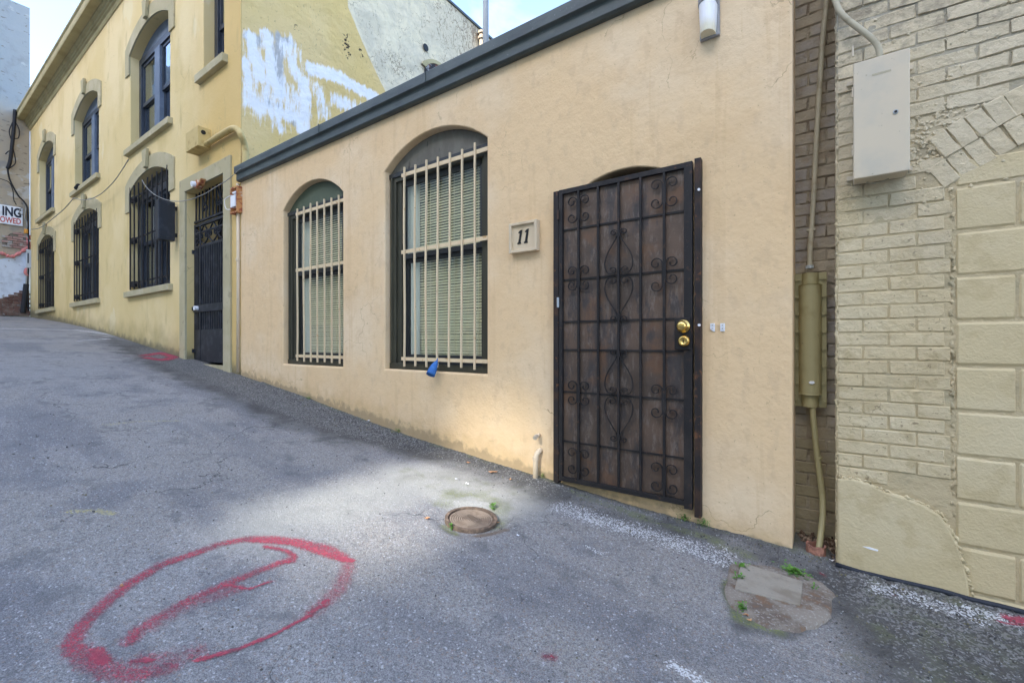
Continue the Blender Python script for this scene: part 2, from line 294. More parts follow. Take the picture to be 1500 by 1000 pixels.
M('red_paint', (.42, .05, .085), .8, layers=[lay(60, .5, .62, (.55, .08, .11), detail=4), lay(9, .50, .64, (.27, .06, .085), detail=5)],
  alpha=dict(kind='attr', attr='dens', scale=110, brk=2.3, lo=.42, hi=.98, detail=7, nrough=.78, amt=.68), bumps=[dict(scale=190, tex='voronoi', s=.5, d=.006)])

def glass_mat(name, tint, refl, trans_rough=0.0):
    m = bpy.data.materials.new(name); m.use_nodes = True; nt = m.node_tree; nt.nodes.clear()
    o = _n(nt, 'ShaderNodeOutputMaterial'); t = _n(nt, 'ShaderNodeBsdfTransparent'); t.inputs[0].default_value = c4(tint)
    g = _n(nt, 'ShaderNodeBsdfGlossy'); g.inputs['Roughness'].default_value = .03; g.inputs['Color'].default_value = (.9, .95, 1, 1)
    lw = _n(nt, 'ShaderNodeLayerWeight'); lw.inputs['Blend'].default_value = .5
    f = _n(nt, 'ShaderNodeMath', operation='POWER'); f.inputs[1].default_value = 4.0; nt.links.new(lw.outputs['Facing'], f.inputs[0])
    a = _n(nt, 'ShaderNodeMath', operation='ADD'); a.inputs[1].default_value = refl; a.use_clamp = True
    geo = _n(nt, 'ShaderNodeNewGeometry'); no = _n(nt, 'ShaderNodeTexNoise'); no.inputs['Scale'].default_value = 2.5
    bp = _n(nt, 'ShaderNodeBump'); bp.inputs['Strength'].default_value = .08; bp.inputs['Distance'].default_value = .03
    x = _n(nt, 'ShaderNodeMixShader'); L = nt.links.new
    L(geo.outputs['Position'], no.inputs['Vector']); L(no.outputs['Fac'], bp.inputs['Height']); L(bp.outputs[0], g.inputs['Normal'])
    L(f.outputs[0], a.inputs[0]); L(a.outputs[0], x.inputs[0]); L(t.outputs[0], x.inputs[1]); L(g.outputs[0], x.inputs[2]); L(x.outputs[0], o.inputs[0])
    MATS[name] = m
glass_mat('glass_clear', (.95, .96, .92), .05)
glass_mat('glass_dark', (.55, .60, .66), .10)

# ------------------------------------------------------------------ object helpers
ORG = {}
def org(o): return ORG.get(o.name, Vector((0, 0, 0))) if o else Vector((0, 0, 0))
def thing(name, label, cat, loc=(0, 0, 0), group=None):
    o = bpy.data.objects.new(name, None); o.empty_display_size = .1; COL.objects.link(o)
    o.location = loc; o['label'] = label; o['category'] = cat
    if group: o['group'] = group
    ORG[o.name] = Vector(loc); return o
def link(name, me, parent=None, wloc=None):
    o = bpy.data.objects.new(name, me); COL.objects.link(o)
    if parent: o.parent = parent
    w = Vector(wloc) if wloc is not None else org(parent)
    o.location = w - org(parent); ORG[o.name] = w; return o
class MB:
    def __init__(s): s.v = []; s.f = []
    def add(s, vs, fs):
        n = len(s.v); s.v += [tuple(p) for p in vs]; s.f += [tuple(i+n for i in f) for f in fs]; return s
    def box(s, a, b):
        x0, y0, z0 = (min(a[i], b[i]) for i in range(3)); x1, y1, z1 = (max(a[i], b[i]) for i in range(3))
        return s.add([(x0, y0, z0), (x1, y0, z0), (x1, y1, z0), (x0, y1, z0), (x0, y0, z1), (x1, y0, z1), (x1, y1, z1), (x0, y1, z1)],
                     [(0, 3, 2, 1), (4, 5, 6, 7), (0, 1, 5, 4), (1, 2, 6, 5), (2, 3, 7, 6), (3, 0, 4, 7)])
    def prism(s, poly, axis, a, b):
        """poly of 2D points extruded along axis between a and b"""
        def P(p, t): return {'y': (p[0], t, p[1]), 'x': (t, p[0], p[1]), 'z': (p[0], p[1], t)}[axis]
        n = len(poly); vs = [P(p, a) for p in poly]+[P(p, b) for p in poly]
        fs = [tuple(range(n)), tuple(range(2*n-1, n-1, -1))]+[(i, i+n, (i+1) % n+n, (i+1) % n) for i in range(n)]
        return s.add(vs, fs)
    def strip(s, inner, outer, y0, y1):
        """band between two (x,z) polylines of equal length, front y0, back y1"""
        n = len(inner); vs = []
        for (a, b) in zip(inner, outer): vs += [(a[0], y0, a[1]), (b[0], y0, b[1]), (a[0], y1, a[1]), (b[0], y1, b[1])]
        fs = []
        for i in range(n-1):
            k = 4*i; m = k+4
            fs += [(k, k+1, m+1, m), (k+2, m+2, m+3, k+3), (k, m, m+2, k+2), (k+1, k+3, m+3, m+1)]
        fs += [(0, 2, 3, 1), (4*n-4, 4*n-3, 4*n-1, 4*n-2)]
        return s.add(vs, fs)
    def tube(s, pts, r, n=8, caps=True):
        pts = [Vector(p) for p in pts]; m = len(pts); up = Vector((0, 0, 1)); rings = []
        prev = None
        for i, p in enumerate(pts):
            d = (pts[min(i+1, m-1)]-pts[max(i-1, 0)])
            d = d.normalized() if d.length > 1e-9 else Vector((0, 0, 1))
            if prev is None:
                a = d.cross(up if abs(d.z) < .9 else Vector((1, 0, 0))).normalized()
            else:
                a = (prev-d*prev.dot(d)); a = a.normalized() if a.length > 1e-6 else d.orthogonal().normalized()
            prev = a; b = d.cross(a); rr = r[i] if isinstance(r, (list, tuple)) else r
            rings += [tuple(p+(a*math.cos(t*2*math.pi/n)+b*math.sin(t*2*math.pi/n))*rr) for t in range(n)]
        fs = [(i*n+t, i*n+(t+1) % n, (i+1)*n+(t+1) % n, (i+1)*n+t) for i in range(m-1) for t in range(n)]
        if caps: fs += [tuple(range(n-1, -1, -1)), tuple(range((m-1)*n, m*n))]
        return s.add(rings, fs)
    def build(s, name, mat, parent=None, smooth=False, bevel=0, wloc=None):
        o0 = Vector(wloc) if wloc is not None else org(parent)
        me = bpy.data.meshes.new(name); me.from_pydata([tuple(Vector(p)-o0) for p in s.v], [], s.f); me.update()
        me.materials.append(MATS[mat])
        if smooth: me.polygons.foreach_set('use_smooth', [True]*len(me.polygons))
        o = link(name, me, parent, wloc)
        if bevel:
            b = o.modifiers.new('bevel', 'BEVEL'); b.width = bevel; b.segments = 2; b.limit_method = 'ANGLE'
        return o
_cache = {}
def boxp(name, a, b, mat, parent, bevel=0):
    """a box piece; alike pieces share mesh data"""
    c = [(a[i]+b[i])/2 for i in range(3)]; s = [abs(a[i]-b[i]) for i in range(3)]
    key = (tuple(round(t, 4) for t in s), mat, name)
    if key not in _cache:
        m = MB(); h = [t/2 for t in s]; m.box([-t for t in h], h)
        me = bpy.data.meshes.new(name); me.from_pydata(m.v, [], m.f); me.materials.append(MATS[mat]); _cache[key] = me
    o = link(name, _cache[key], parent, c)
    if bevel:
        bb = o.modifiers.new('bevel', 'BEVEL'); bb.width = bevel; bb.segments = 2
    return o
def tag(o, label, cat, group=None, kind=None):
    if label: o['label'] = label
    if cat: o['category'] = cat
    if group: o['group'] = group
    if kind: o['kind'] = kind
    return o
def arch(x0, x1, zs, rise, n=14):
    """points of a segmental arch from (x0,zs) to (x1,zs)"""
    if rise <= 0: return [(x0, zs), (x1, zs)]
    w = (x1-x0)/2; R = (w*w+rise*rise)/(2*rise); cx = (x0+x1)/2; cz = zs+rise-R; a = math.asin(w/R)
    return [(cx+R*math.sin(-a+2*a*i/n), cz+R*math.cos(-a+2*a*i/n)) for i in range(n+1)]
def archz(o, x, e=0):
    x0, x1, zs, rise = o['x0']-e, o['x1']+e, o['z1'], o['rise']
    if rise <= 0: return zs+e
    w = (x1-x0)/2; rise = rise+e*.6; R = (w*w+rise*rise)/(2*rise); cx = (x0+x1)/2
    return zs+rise-R+math.sqrt(max(R*R-(x-cx)**2, 0))
def facade(name, x0, x1, top, openings, mat, parent, y=D, back=.5, cham=.012, bottom=None):
    """stucco wall facing -y with arched openings, rounded arrises and reveals"""
    mb = MB(); bottom = bottom or (lambda x: G(x)-.25)
    xs = set([x0, x1]); n = int((x1-x0)/.3)+1
    for i in range(n+1): xs.add(x0+(x1-x0)*i/n)
    for o in openings:
        a, b = o['x0']-cham, o['x1']+cham
        for i in range(17): xs.add(a+(b-a)*i/16)
    xs = sorted(xs); xs = [x for i, x in enumerate(xs) if i == 0 or x-xs[i-1] > 1e-5]
    for a, b in zip(xs[:-1], xs[1:]):
        m = (a+b)/2; cur_a, cur_b = bottom(a), bottom(b)
        for o in sorted([o for o in openings if o['x0']-cham < m < o['x1']+cham], key=lambda o: o['z0']):
            zb = o['z0']-(cham if o['z0'] > bottom(m) else 0)
            if zb > bottom(m): mb.add([(a, y, cur_a), (b, y, cur_b), (b, y, zb), (a, y, zb)], [(0, 1, 2, 3)])
            cur_a, cur_b = archz(o, a, cham), archz(o, b, cham)
        mb.add([(a, y, cur_a), (b, y, cur_b), (b, y, top), (a, y, top)], [(0, 1, 2, 3)])
    for o in openings:
        def ring(e):
            xs_ = [o['x0']-e+(o['x1']-o['x0']+2*e)*i/16 for i in range(17)]
            return [(o['x0']-e, o['z0']-e)]+[(x, archz(o, x, e)) for x in xs_]+[(o['x1']+e, o['z0']-e)]
        loops = [(ring(cham), y), (ring(cham*.3), y+cham*.3), (ring(0), y+cham), (ring(0), y+o.get('depth', .2))]
        for (r0, ya), (r1, yb) in zip(loops[:-1], loops[1:]):
            k = len(r0); mb.add([(p[0], ya, p[1]) for p in r0]+[(p[0], yb, p[1]) for p in r1], [(i, (i+1) % k, (i+1) % k+k, i+k) for i in range(k)])
    mb.add([(x1, y, bottom(x1)), (x1, y+back, bottom(x1)), (x1, y+back, top), (x1, y, top)], [(0, 1, 2, 3)])
    mb.add([(x0, y, bottom(x0)), (x0, y+back, bottom(x0)), (x0, y+back, top), (x0, y, top)], [(3, 2, 1, 0)])
    mb.add([(x0, y, top), (x1, y, top), (x1, y+back, top), (x0, y+back, top)], [(0, 1, 2, 3)])
    return mb.build(name, mat, parent)
def seg_field(P, strokes):
    """max soft coverage of polyline strokes [(pts, half width, weight)] on Nx2 points"""
    out = np.zeros(len(P))
    for pts, w, amt in strokes:
        for (a, b) in zip(pts[:-1], pts[1:]):
            a = np.array(a, float); b = np.array(b, float); d = b-a; L2 = (d*d).sum()+1e-9
            t = np.clip(((P-a)@d)/L2, 0, 1); q = a+t[:, None]*d; r = np.sqrt(((P-q)**2).sum(1))
            out = np.maximum(out, amt*np.clip(1.35-r/w*.85, 0, 1))
    return out
def set_attr(me, name, arr):
    a = me.attributes.new(name, 'FLOAT', 'POINT'); a.data.foreach_set('value', np.asarray(arr, dtype=np.float32))

# ------------------------------------------------------------------ ground
def axis(*segs):
    out = []
    for a, b, st in segs:
        n = max(1, round((b-a)/st)); out += [a+(b-a)*i/n for i in range(n)]
    out.append(segs[-1][1]); return np.array(out)
gx = axis((-60, -22, 4), (-22, -8, .12), (-8, -4.4, .05), (-4.4, 1.7, .0155), (1.7, 6, .2), (6, 60, 6))
gy = axis((-60, -6, 6), (-6, 0, .3), (0, 3.12, .0155), (3.12, 3.6, .1), (3.6, 60, 8))
XX, YY = np.meshgrid(gx, gy, indexing='ij')
base = np.interp(XX, GX, GZ)
# smooth the measured profile a little
PP = np.stack([XX.ravel(), YY.ravel()], 1)
rel = np.zeros(len(PP))
def sm(x, a, b): t = np.clip((x-a)/(b-a), 0, 1); return t*t*(3-2*t)
near = (PP[:, 0] > -8.2) & (PP[:, 0] < 1.9) & (PP[:, 1] > -.1) & (PP[:, 1] < 3.3)
wallband = sm(PP[:, 1], 2.25, 2.75)*sm(PP[:, 0], -9, -4)
lowright = sm(PP[:, 0], -.15, .25)*sm(PP[:, 1], 1.0, 1.9)
idx = np.nonzero(near)[0]
nz = np.array([noise.noise((PP[i, 0]*22, PP[i, 1]*22, 0))*.6+noise.noise((PP[i, 0]*55, PP[i, 1]*55, 3))*.4 for i in idx])
nl = np.array([noise.noise((PP[i, 0]*1.7, PP[i, 1]*1.7, 5)) for i in idx])
rel[idx] = nz*(.0014+.007*wallband[idx]+.011*lowright[idx])+nl*.006
# base of the wall: asphalt curls up a touch along the facade, dished around the round cover
rel += .015*sm(PP[:, 1], 2.6, 2.85)*(PP[:, 0] > -6)*(PP[:, 0] < .0)
MH = PG(690, 758)
rm = np.hypot(PP[:, 0]-MH[0], PP[:, 1]-MH[1]); MHR = .155
rel -= .022*(1-sm(rm, MHR, MHR+.10))
ZZ = (base.ravel()+rel)
nx_, ny_ = len(gx), len(gy)
def gridfaces(sel=None):
    I, J = np.meshgrid(np.arange(nx_-1), np.arange(ny_-1), indexing='ij'); k = (I*ny_+J).ravel()
    return np.stack([k, k+ny_, k+ny_+1, k+1], 1)
GF = gridfaces()
def mesh_np(name, V, Fc, mat):
    me = bpy.data.meshes.new(name); me.vertices.add(len(V)); me.vertices.foreach_set('co', V.astype(np.float32).ravel())
    me.loops.add(Fc.size); me.loops.foreach_set('vertex_index', Fc.astype(np.int32).ravel())
    me.polygons.add(len(Fc)); me.polygons.foreach_set('loop_start', np.arange(len(Fc), dtype=np.int32)*4)
    me.polygons.foreach_set('use_smooth', np.ones(len(Fc), dtype=bool)); me.update(calc_edges=True); me.validate()
    me.materials.append(MATS[mat]); return me
GV = np.stack([PP[:, 0], PP[:, 1], ZZ], 1)
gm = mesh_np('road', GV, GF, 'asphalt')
def gp(pts): return [PG(*p) for p in pts]
x_, y_ = PP[:, 0], PP[:, 1]
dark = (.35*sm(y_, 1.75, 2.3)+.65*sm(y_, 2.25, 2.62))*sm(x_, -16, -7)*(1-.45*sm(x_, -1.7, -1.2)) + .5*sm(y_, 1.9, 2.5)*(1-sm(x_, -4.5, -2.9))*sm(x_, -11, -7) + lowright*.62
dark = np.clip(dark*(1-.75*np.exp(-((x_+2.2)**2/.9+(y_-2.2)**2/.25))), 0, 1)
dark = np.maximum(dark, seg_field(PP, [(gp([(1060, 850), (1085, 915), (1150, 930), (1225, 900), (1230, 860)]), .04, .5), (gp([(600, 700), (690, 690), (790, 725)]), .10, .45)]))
dust_and_sunpatch = np.maximum(seg_field(PP, [(gp([(400, 760), (560, 720), (640, 700)]), .35, .8), (gp([(600, 700), (740, 735)]), .30, .9)]), .25*lowright)  # sunlit patch painted pale into the road, plus pale dust in the rough corner
moss = np.maximum.reduce([seg_field(PP, [(gp([(650, 735), (665, 722), (700, 722), (735, 740), (728, 765)]), .10, .62), (gp([(600, 690), (760, 720)]), .12, .42), (gp([(652, 765), (668, 780)]), .04, .7), (gp([(840, 722), (920, 752), (1040, 790), (1100, 815)]), .055, .62),
    (gp([(1065, 850), (1080, 905), (1140, 925)]), .035, .8), (gp([(1130, 835), (1190, 855)]), .05, .7), (gp([(590, 700), (640, 712)]), .08, .4)]), .42*lowright,
    .5*sm(y_, 2.72, 2.84)*(x_ > -6.5)*(x_ < 0)])
stain = seg_field(PP, [(gp([(740, 775), (700, 782)]), .035, .8), (gp([(1110, 905), (1160, 920), (1200, 905)]), .04, .7)])
white = np.maximum.reduce([seg_field(PP, [(gp([(850, 757), (950, 780), (1058, 824)]), .05, .62), (gp([(830, 745), (1050, 812)]), .11, .50), (gp([(985, 972), (1030, 998), (1060, 1015)]), .022, .78),
    (gp([(0, 481), (110, 483), (165, 490)]), .10, .62), (gp([(1430, 895), (1500, 915)]), .06, .75), (gp([(1290, 860), (1420, 900)]), .07, .58), (gp([(115, 499), (160, 496)]), .05, .8),
    (gp([(860, 800), (880, 810)]), .02, .5)]), .16*lowright])
yellow = seg_field(PP, [(gp([(150, 622), (200, 617), (262, 616)]), .05, .70), (gp([(105, 750), (140, 748), (165, 753)]), .035, .78)])
for n_, a_ in dict(dark=dark, dust_and_sunpatch=dust_and_sunpatch, moss=moss, stain=stain, white=white, yellow=yellow).items(): set_attr(gm, n_, a_)
road = link('road', gm); road['kind'] = 'structure'
def paint_sheet(name, strokes, label, mat='red_paint'):
    d = seg_field(PP, strokes); keep = (d[GF] > .02).any(1); f = GF[keep]; used, inv = np.unique(f, return_inverse=True)
    V = GV[used].copy(); V[:, 2] += .004
    me = mesh_np(name, V, inv.reshape(f.shape), mat); set_attr(me, 'dens', d[used])
    return tag(link(name, me), label, 'paint mark')
paint_sheet('painted_ring', [
    (gp([(505, 818), (480, 803), (435, 793), (400, 789), (360, 789), (320, 797), (280, 812), (235, 828), (190, 855), (155, 883), (125, 910), (108, 935), (108, 955)]), .036, .85),
    (gp([(360, 790), (430, 795), (505, 820)]), .030, .95), (gp([(500, 818), (515, 822)]), .018, 1.3),
    (gp([(105, 945), (125, 965), (160, 985), (200, 990), (250, 978)]), .045, .75), (gp([(140, 955), (150, 970)]), .022, 1.25), (gp([(200, 968), (250, 965), (290, 955)]), .05, .60), (gp([(195, 970), (218, 968)]), .012, 1.3),
    (gp([(290, 968), (350, 950), (400, 930), (450, 903), (480, 880)]), .011, 1.25), (gp([(460, 897), (497, 865), (510, 830)]), .05, .66),
    (gp([(388, 800), (418, 806), (432, 814), (428, 822), (405, 824)]), .018, .95), (gp([(420, 820), (380, 835), (330, 855), (280, 877), (240, 900), (200, 925), (190, 940)]), .034, .80),
    (gp([(330, 856), (365, 862), (400, 850)]), .009, 1.1), (gp([(340, 862), (270, 888), (215, 920)]), .06, .62), (gp([(160, 980), (280, 950)]), .06, .42)],
    'large red spray painted ring with a hooked stroke inside on the asphalt')
paint_sheet('painted_dot', [(gp([(798, 960), (810, 962)]), .020, .85)], 'small faint red paint dot on bare asphalt below the round cover')
paint_sheet('painted_patch', [(gp([(1480, 906), (1500, 910), (1520, 913)]), .028, 1.3), (gp([(1462, 912), (1500, 916)]), .012, 1.0)], 'bright red paint splash at the foot of the block wall')
paint_sheet('painted_dot', [(gp([(1203, 840), (1208, 843)]), .012, .9)], 'tiny red paint speck on the asphalt beside the terracotta pipe')
paint_sheet('painted_dot', [(gp([(1308, 872), (1312, 874)]), .010, .9)], 'tiny red paint speck below the brick pier, right of the one by the pipe')
paint_sheet('painted_ring', [(gp([(212, 521), (235, 517), (255, 523), (240, 528), (215, 524)]), .10, 1.0)], 'small red paint scribble on the uphill asphalt near the black iron gate')

# ------------------------------------------------------------------ beige one-storey building
bb = thing('beige_building', 'low beige stucco building with dark metal coping, two barred arched windows and iron door', 'building', (-3.3, D, G(-3.3)))
BX0, BX1 = -6.56, -.16
w1 = dict(x0=-5.455, x1=-4.232, z0=-.275, z1=1.60, rise=.24, depth=.16)
w2 = dict(x0=-3.545, x1=-2.268, z0=-.268, z1=1.66, rise=.235, depth=.16)
dr = dict(x0=-1.56, x1=-.68, z0=-1.0, z1=.955, rise=.19, depth=.26)
facade('wall', BX0, BX1, 2.30, [w1, w2, dr], 'stucco_beige', bb, back=.27, cham=.014)
# coping: two courses of folded metal in lengths
zc = 2.172
cuts = [BX0-.02, -4.2, -2.05, -.1, 0.0]
mbc = MB(); mbc.prism([(2.795, zc+.012), (2.815, zc), (3.2, zc), (3.2, zc+.20), (2.775, zc+.20), (2.765, zc+.19), (2.765, zc+.105), (2.795, zc+.092)], 'x', BX0-.015, BX1+.02)
cop = mbc.build('coping', 'coping_metal', bb, bevel=.003)
for a in (-4.55, -2.9, -1.2):
    boxp('coping_seam', (a, 2.759, zc+.1), (a+.012, 2.80, zc+.197), 'coping_metal', cop)
m = MB(); m.box((BX0, 3.12, 2.1), (BX1, 9.2, 2.2)); m.build('roof', 'roof_felt', bb)
m = MB(); m.box((BX1-.25, 3.13, -1.6), (BX1, 9.2, 2.09)); m.box((BX0, 8.9, -1.6), (BX1-.26, 9.2, 2.09)); m.build('rear_wall', 'stucco_beige', bb)

def beige_window(o, bars, panelmat, zt, blind_x):
    yf = D+.065
    w = MB(); a = arch(o['x0'], o['x1'], o['z1'], o['rise'], 14)
    win = MB()
    x0, x1, z0 = o['x0']+.004, o['x1']-.004, o['z0']+.003
    # outer casing with stepped jambs
    fr = .085
    win.box((x0, yf, z0), (x0+fr, yf+.05, zt)); win.box((x1-fr, yf, z0), (x1, yf+.05, zt)); win.box((x0, yf-.008, z0), (x1, yf+.045, z0+.055))
    win.box((x0+fr, yf, zt-.075), (x1-fr, yf+.05, zt))
    win.box((x0+.02, yf-.012, z0+.056), (x0+.045, yf-.001, zt-.01))
    win.box((x0+fr, yf+.02, z0+.05), (x0+fr+.06, yf+.075, zt-.07)); win.box((x1-fr-.035, yf+.02, z0+.05), (x1-fr, yf+.075, zt-.07))
    W_ = win.build('window', 'wood_olive', bb, bevel=.003)
    p = MB(); poly = [(x, z-.004) for x, z in a]; poly = [(min(max(x, x0), x1), z) for x, z in poly]
    poly = [(x0, zt+.002)]+poly+[(x1, zt+.002)]
    p.prism(poly, 'y', yf+.012, yf+.03); p.build('arch_panel', panelmat, W_)
    boxp('drip_rail', (x0, yf-.012, zt-.03), (x1, yf-.002, zt+.012), 'sash_black', W_)
    zi0, zi1 = z0+.055, zt-.075; xa, xb = x0+fr+.06, x1-fr-.035; zm = .98 if o is w2 else .945
    zm = .80
    ys = yf+.035
    s = MB(); s.box((xa, ys, zm), (xa+.035, ys+.03, zi1)); s.box((xb-.03, ys, zm), (xb, ys+.03, zi1)); s.box((xa, ys, zi1-.05), (xb, ys+.03, zi1)); s.box((xa+.03, ys, zm-.0), (xb-.03, ys+.03, zm+.045))
    s.build('upper_sash', 'sash_black', W_)
    s = MB(); y2 = ys+.033; s.box((xa, y2, zi0), (xa+.045, y2+.03, zm+.04)); s.box((xb-.04, y2, zi0), (xb, y2+.03, zm+.04)); s.box((xa+.04, y2, zi0), (xb-.04, y2+.03, zi0+.085)); s.box((xa+.04, y2, zm-.035), (xb-.04, y2+.03, zm+.04))
    s.build('lower_sash', 'sash_black', W_)
    g = MB(); g.box((xa+.03, ys+.012, zm+.03), (xb-.02, ys+.015, zi1-.04)); g.build('pane', 'glass_clear', W_)
    g = MB(); g.box((xa+.04, y2+.012, zi0+.08), (xb-.03, y2+.015, zm-.02)); g.build('pane', 'glass_clear', W_)
    # horizontal blinds behind the glass, every slat its own piece
    yb = y2+.046; z = zi0+.06; k = 0; bx = xa+blind_x; keys = {}
    while z < zi1-.02:
        if 'slat' not in keys:
            q = MB(); h = (xb-.01-bx)/2; pr = [(-.009, -.0112), (-.003, -.002), (.004, .006), (.009, .0100), (.009, .0112), (.004, .0072), (-.003, -.0007), (-.009, -.0100)]
            q.prism(pr, 'x', -h, h); me = bpy.data.meshes.new('slat'); me.from_pydata(q.v, [], q.f); me.materials.append(MATS['blind']); keys['slat'] = me
        s_ = link('slat', keys['slat'], W_, ((bx+xb-.01)/2, yb+random.uniform(-.001, .001), z+random.uniform(-.0012, .0012)))
        s_.rotation_euler = (random.uniform(-.06, .06), random.uniform(-.0015, .0015), 0)
        z += .0255; k += 1
    for f_ in (.2, .55, .88):
        boxp('ladder_cord', (bx+f_*(xb-bx), yb-.014, zi0+.04), (bx+f_*(xb-bx)+.003, yb-.012, zi1), 'blind', W_)
    c = MB(); pts = [(xa-.02+.012*i, yb-.02+.012*math.sin(i*1.6)) for i in range(int((blind_x+.06)/.012)+1)]
    c.add([(x, y, zi0) for x, y in pts]+[(x, y, zi1) for x, y in pts], [(i, i+1, i+1+len(pts), i+len(pts)) for i in range(len(pts)-1)]); c.build('curtain', 'curtain', W_, smooth=True)
    r = MB(); r.box((o['x0']-.05, yb+.06, z0-.05), (o['x1']+.05, yb+.09, o['z1']+o['rise']+.05)); r.build('room_backing', 'room_dark', W_)
    # bars
    gr = MB(); yb_ = D+.018; rails = [(z0+.085, z0+.125), (.835, .878), (zt-.062, zt-.02)]
    gb = boxp('security_grille', (bars[0][0]-.055, yb_+.012, rails[0][0]), (x1-.01, yb_+.022, rails[0][1]-.008), 'bar_cream', bb)
    for a_, b_ in rails[1:]: boxp('rail', (bars[0][0]-.055, yb_+.012, a_), (x1-.01, yb_+.022, b_-.008), 'bar_cream', gb)
    for i, (xt, xbm) in enumerate(bars):
        q = MB(); zt_ = zt+.02+random.uniform(-.01, .012); zb_ = z0+.035+random.uniform(-.008, .01)
        n = 7; pts = []
        for j in range(n+1):
            t = j/n; wob = .006*math.sin(t*6.3+i) * (1.0 if i in (0, 1, 2) else .25)
            pts.append((xbm+(xt-xbm)*t+wob, zb_+(zt_-zb_)*t))
        q.strip([(x-.0072, z) for x, z in pts], [(x+.0072, z) for x, z in pts], yb_-.004, yb_+.011)
        b = q.build('bar', 'bar_cream', gb)
        if i in (1, 2) and o is w2: b['label'] = 'rust streaked bar'
    return W_
def bar_x(us, v, y=D+.02): return [PY(u, v, y)[0] for u in us]
b2t = bar_x([592.3, 607.7, 624, 641.3, 659, 677, 695.6], 300); b2b = bar_x([592, 607.6, 623.8, 640, 657.4, 675.6, 695], 500)
b1t = bar_x([435.4, 444.6, 454.4, 464.3, 474.8, 485.4, 496], 300); b1b = bar_x([435.4, 445, 454.8, 464.8, 475.5, 486, 497.5], 500)
beige_window(w1, list(zip(b1t, b1b)), 'panel_green', 1.57, .14)
beige_window(w2, list(zip(b2t, b2b)), 'panel_brown', 1.63, .14)

# iron security door in front of a recessed door
m = MB(); m.box((dr['x0']-.02, D+.26, -1.1), (dr['x1']+.02, D+.30, 1.25)); m.build('inner_door', 'room_wood', bb)
DX0, DX1, DZ0, DZ1 = PY(815, 500)[0], PY(1029, 500)[0], -1.002, 1.078
yd = D-.045
fr = MB()
fr.box((DX0, yd, DZ0-.01), (DX0+.042, D+.004, DZ1)); fr.box((DX1-.036, yd, DZ0-.045), (DX1, D+.004, DZ1+.012))
outer = fr.build('door_frame', 'iron_rusty', bb, bevel=.002)
lx0, lx1 = DX0+.048, DX1-.047
sd = MB(); yl = yd-.006
sd.box((lx0, yl, DZ0+.012), (lx0+.028, yl+.032, DZ1)); sd.box((lx1-.048, yl, DZ0-.005), (lx1, yl+.032, DZ1))
sd.box((lx0+.028, yl+.001, DZ1-.032), (lx1-.048, yl+.031, DZ1)); sd.box((lx0+.028, yl+.001, DZ0+.012), (lx1-.048, yl+.031, DZ0+.043))
door = sd.build('security_door', 'black_iron', bb, bevel=.0015)
m = MB(); m.box((lx0+.01, yl+.024, DZ0+.02), (lx1-.01, yl+.0275, DZ1-.01)); m.build('door_sheet', 'door_sheet', door)
vx = [PY(u, 480)[0] for u in (851.5, 880, 909.8, 941.7, 975.8)]
rows = [PY(825, v)[2] for v in (339.5, 411.6, 471.7, 512, 572.4, 643.7)]
for x in vx: boxp('bar', (x-.007, yl+.001, DZ0+.043), (x+.007, yl+.015, DZ1-.032), 'black_iron', door)
for z in rows:
    boxp('rail', (lx0+.028, yl+.0155, z-.006), (lx1-.048, yl+.0235, z+.006), 'black_iron', door)
def spiral(cx, cz, r0, r1, a0, turns, n=18):
    return [(cx+(r0+(r1-r0)*i/n)*math.cos(a0+turns*2*math.pi*i/n), cz+(r0+(r1-r0)*i/n)*math.sin(a0+turns*2*math.pi*i/n)) for i in range(n+1)]
def ribbon(pts, name='scroll', parent=None, y=None, w=.0028, dpt=.010, mat='black_iron'):
    y = y or yl; mb = MB(); L = []; R = []
    for i, p in enumerate(pts):
        a = pts[max(i-1, 0)]; b = pts[min(i+1, len(pts)-1)]; dx, dz = b[0]-a[0], b[1]-a[1]; l = math.hypot(dx, dz) or 1
        L.append((p[0]-dz/l*w, p[1]+dx/l*w)); R.append((p[0]+dz/l*w, p[1]-dx/l*w))
    mb.strip(L, R, y, y+dpt); return mb.build(name, mat, parent)
def cscroll(x, z, sgn, h=.075, r=.040, parent=None, hb=None):
    """C scroll hugging the bar at x, both ends curled outwards on side sgn"""
    hb = hb or h; top = spiral(0, 0, .010, r, 0, 1.15, 20)
    # upper curl: starts inside, winds out to meet the spine; lower is its mirror
    def curl(zc, up):
        n = 20; out = []
        for i in range(n+1):
            t = i/n; a = (math.pi*2.1)*(1-t); rr = .013+(r-.013)*t
            out.append((r+.004+-rr*math.cos(a), zc+up*rr*math.sin(a)))
        return out
    u = curl(z+h-r, 1); l = curl(z-hb+r, -1)
    pts = u+l[::-1]
    return ribbon([(x+sgn*(.006+p[0]), p[1]) for p in pts], 'scroll', parent)
zt1 = (DZ1-.03+rows[0])/2
for x, zl in ((vx[0], [zt1, rows[1]+.005, rows[4]-.002, (rows[5]+DZ0+.04)/2]), (vx[4], [zt1, rows[1]-.02, rows[4]-.015, (rows[5]+DZ0+.04)/2-.01])):
    for z in zl:
        h = .095 if z == zt1 or z == zl[3] else .088
        if x == vx[4] and z in zl[1:3]: h = .108
        for sg in (-1, 1):
            if x == vx[4] and z == zl[1] and sg == 1: cscroll(x, z+.02, sg, h-.02, parent=door)
            else: cscroll(x, z, sg, h, parent=door)
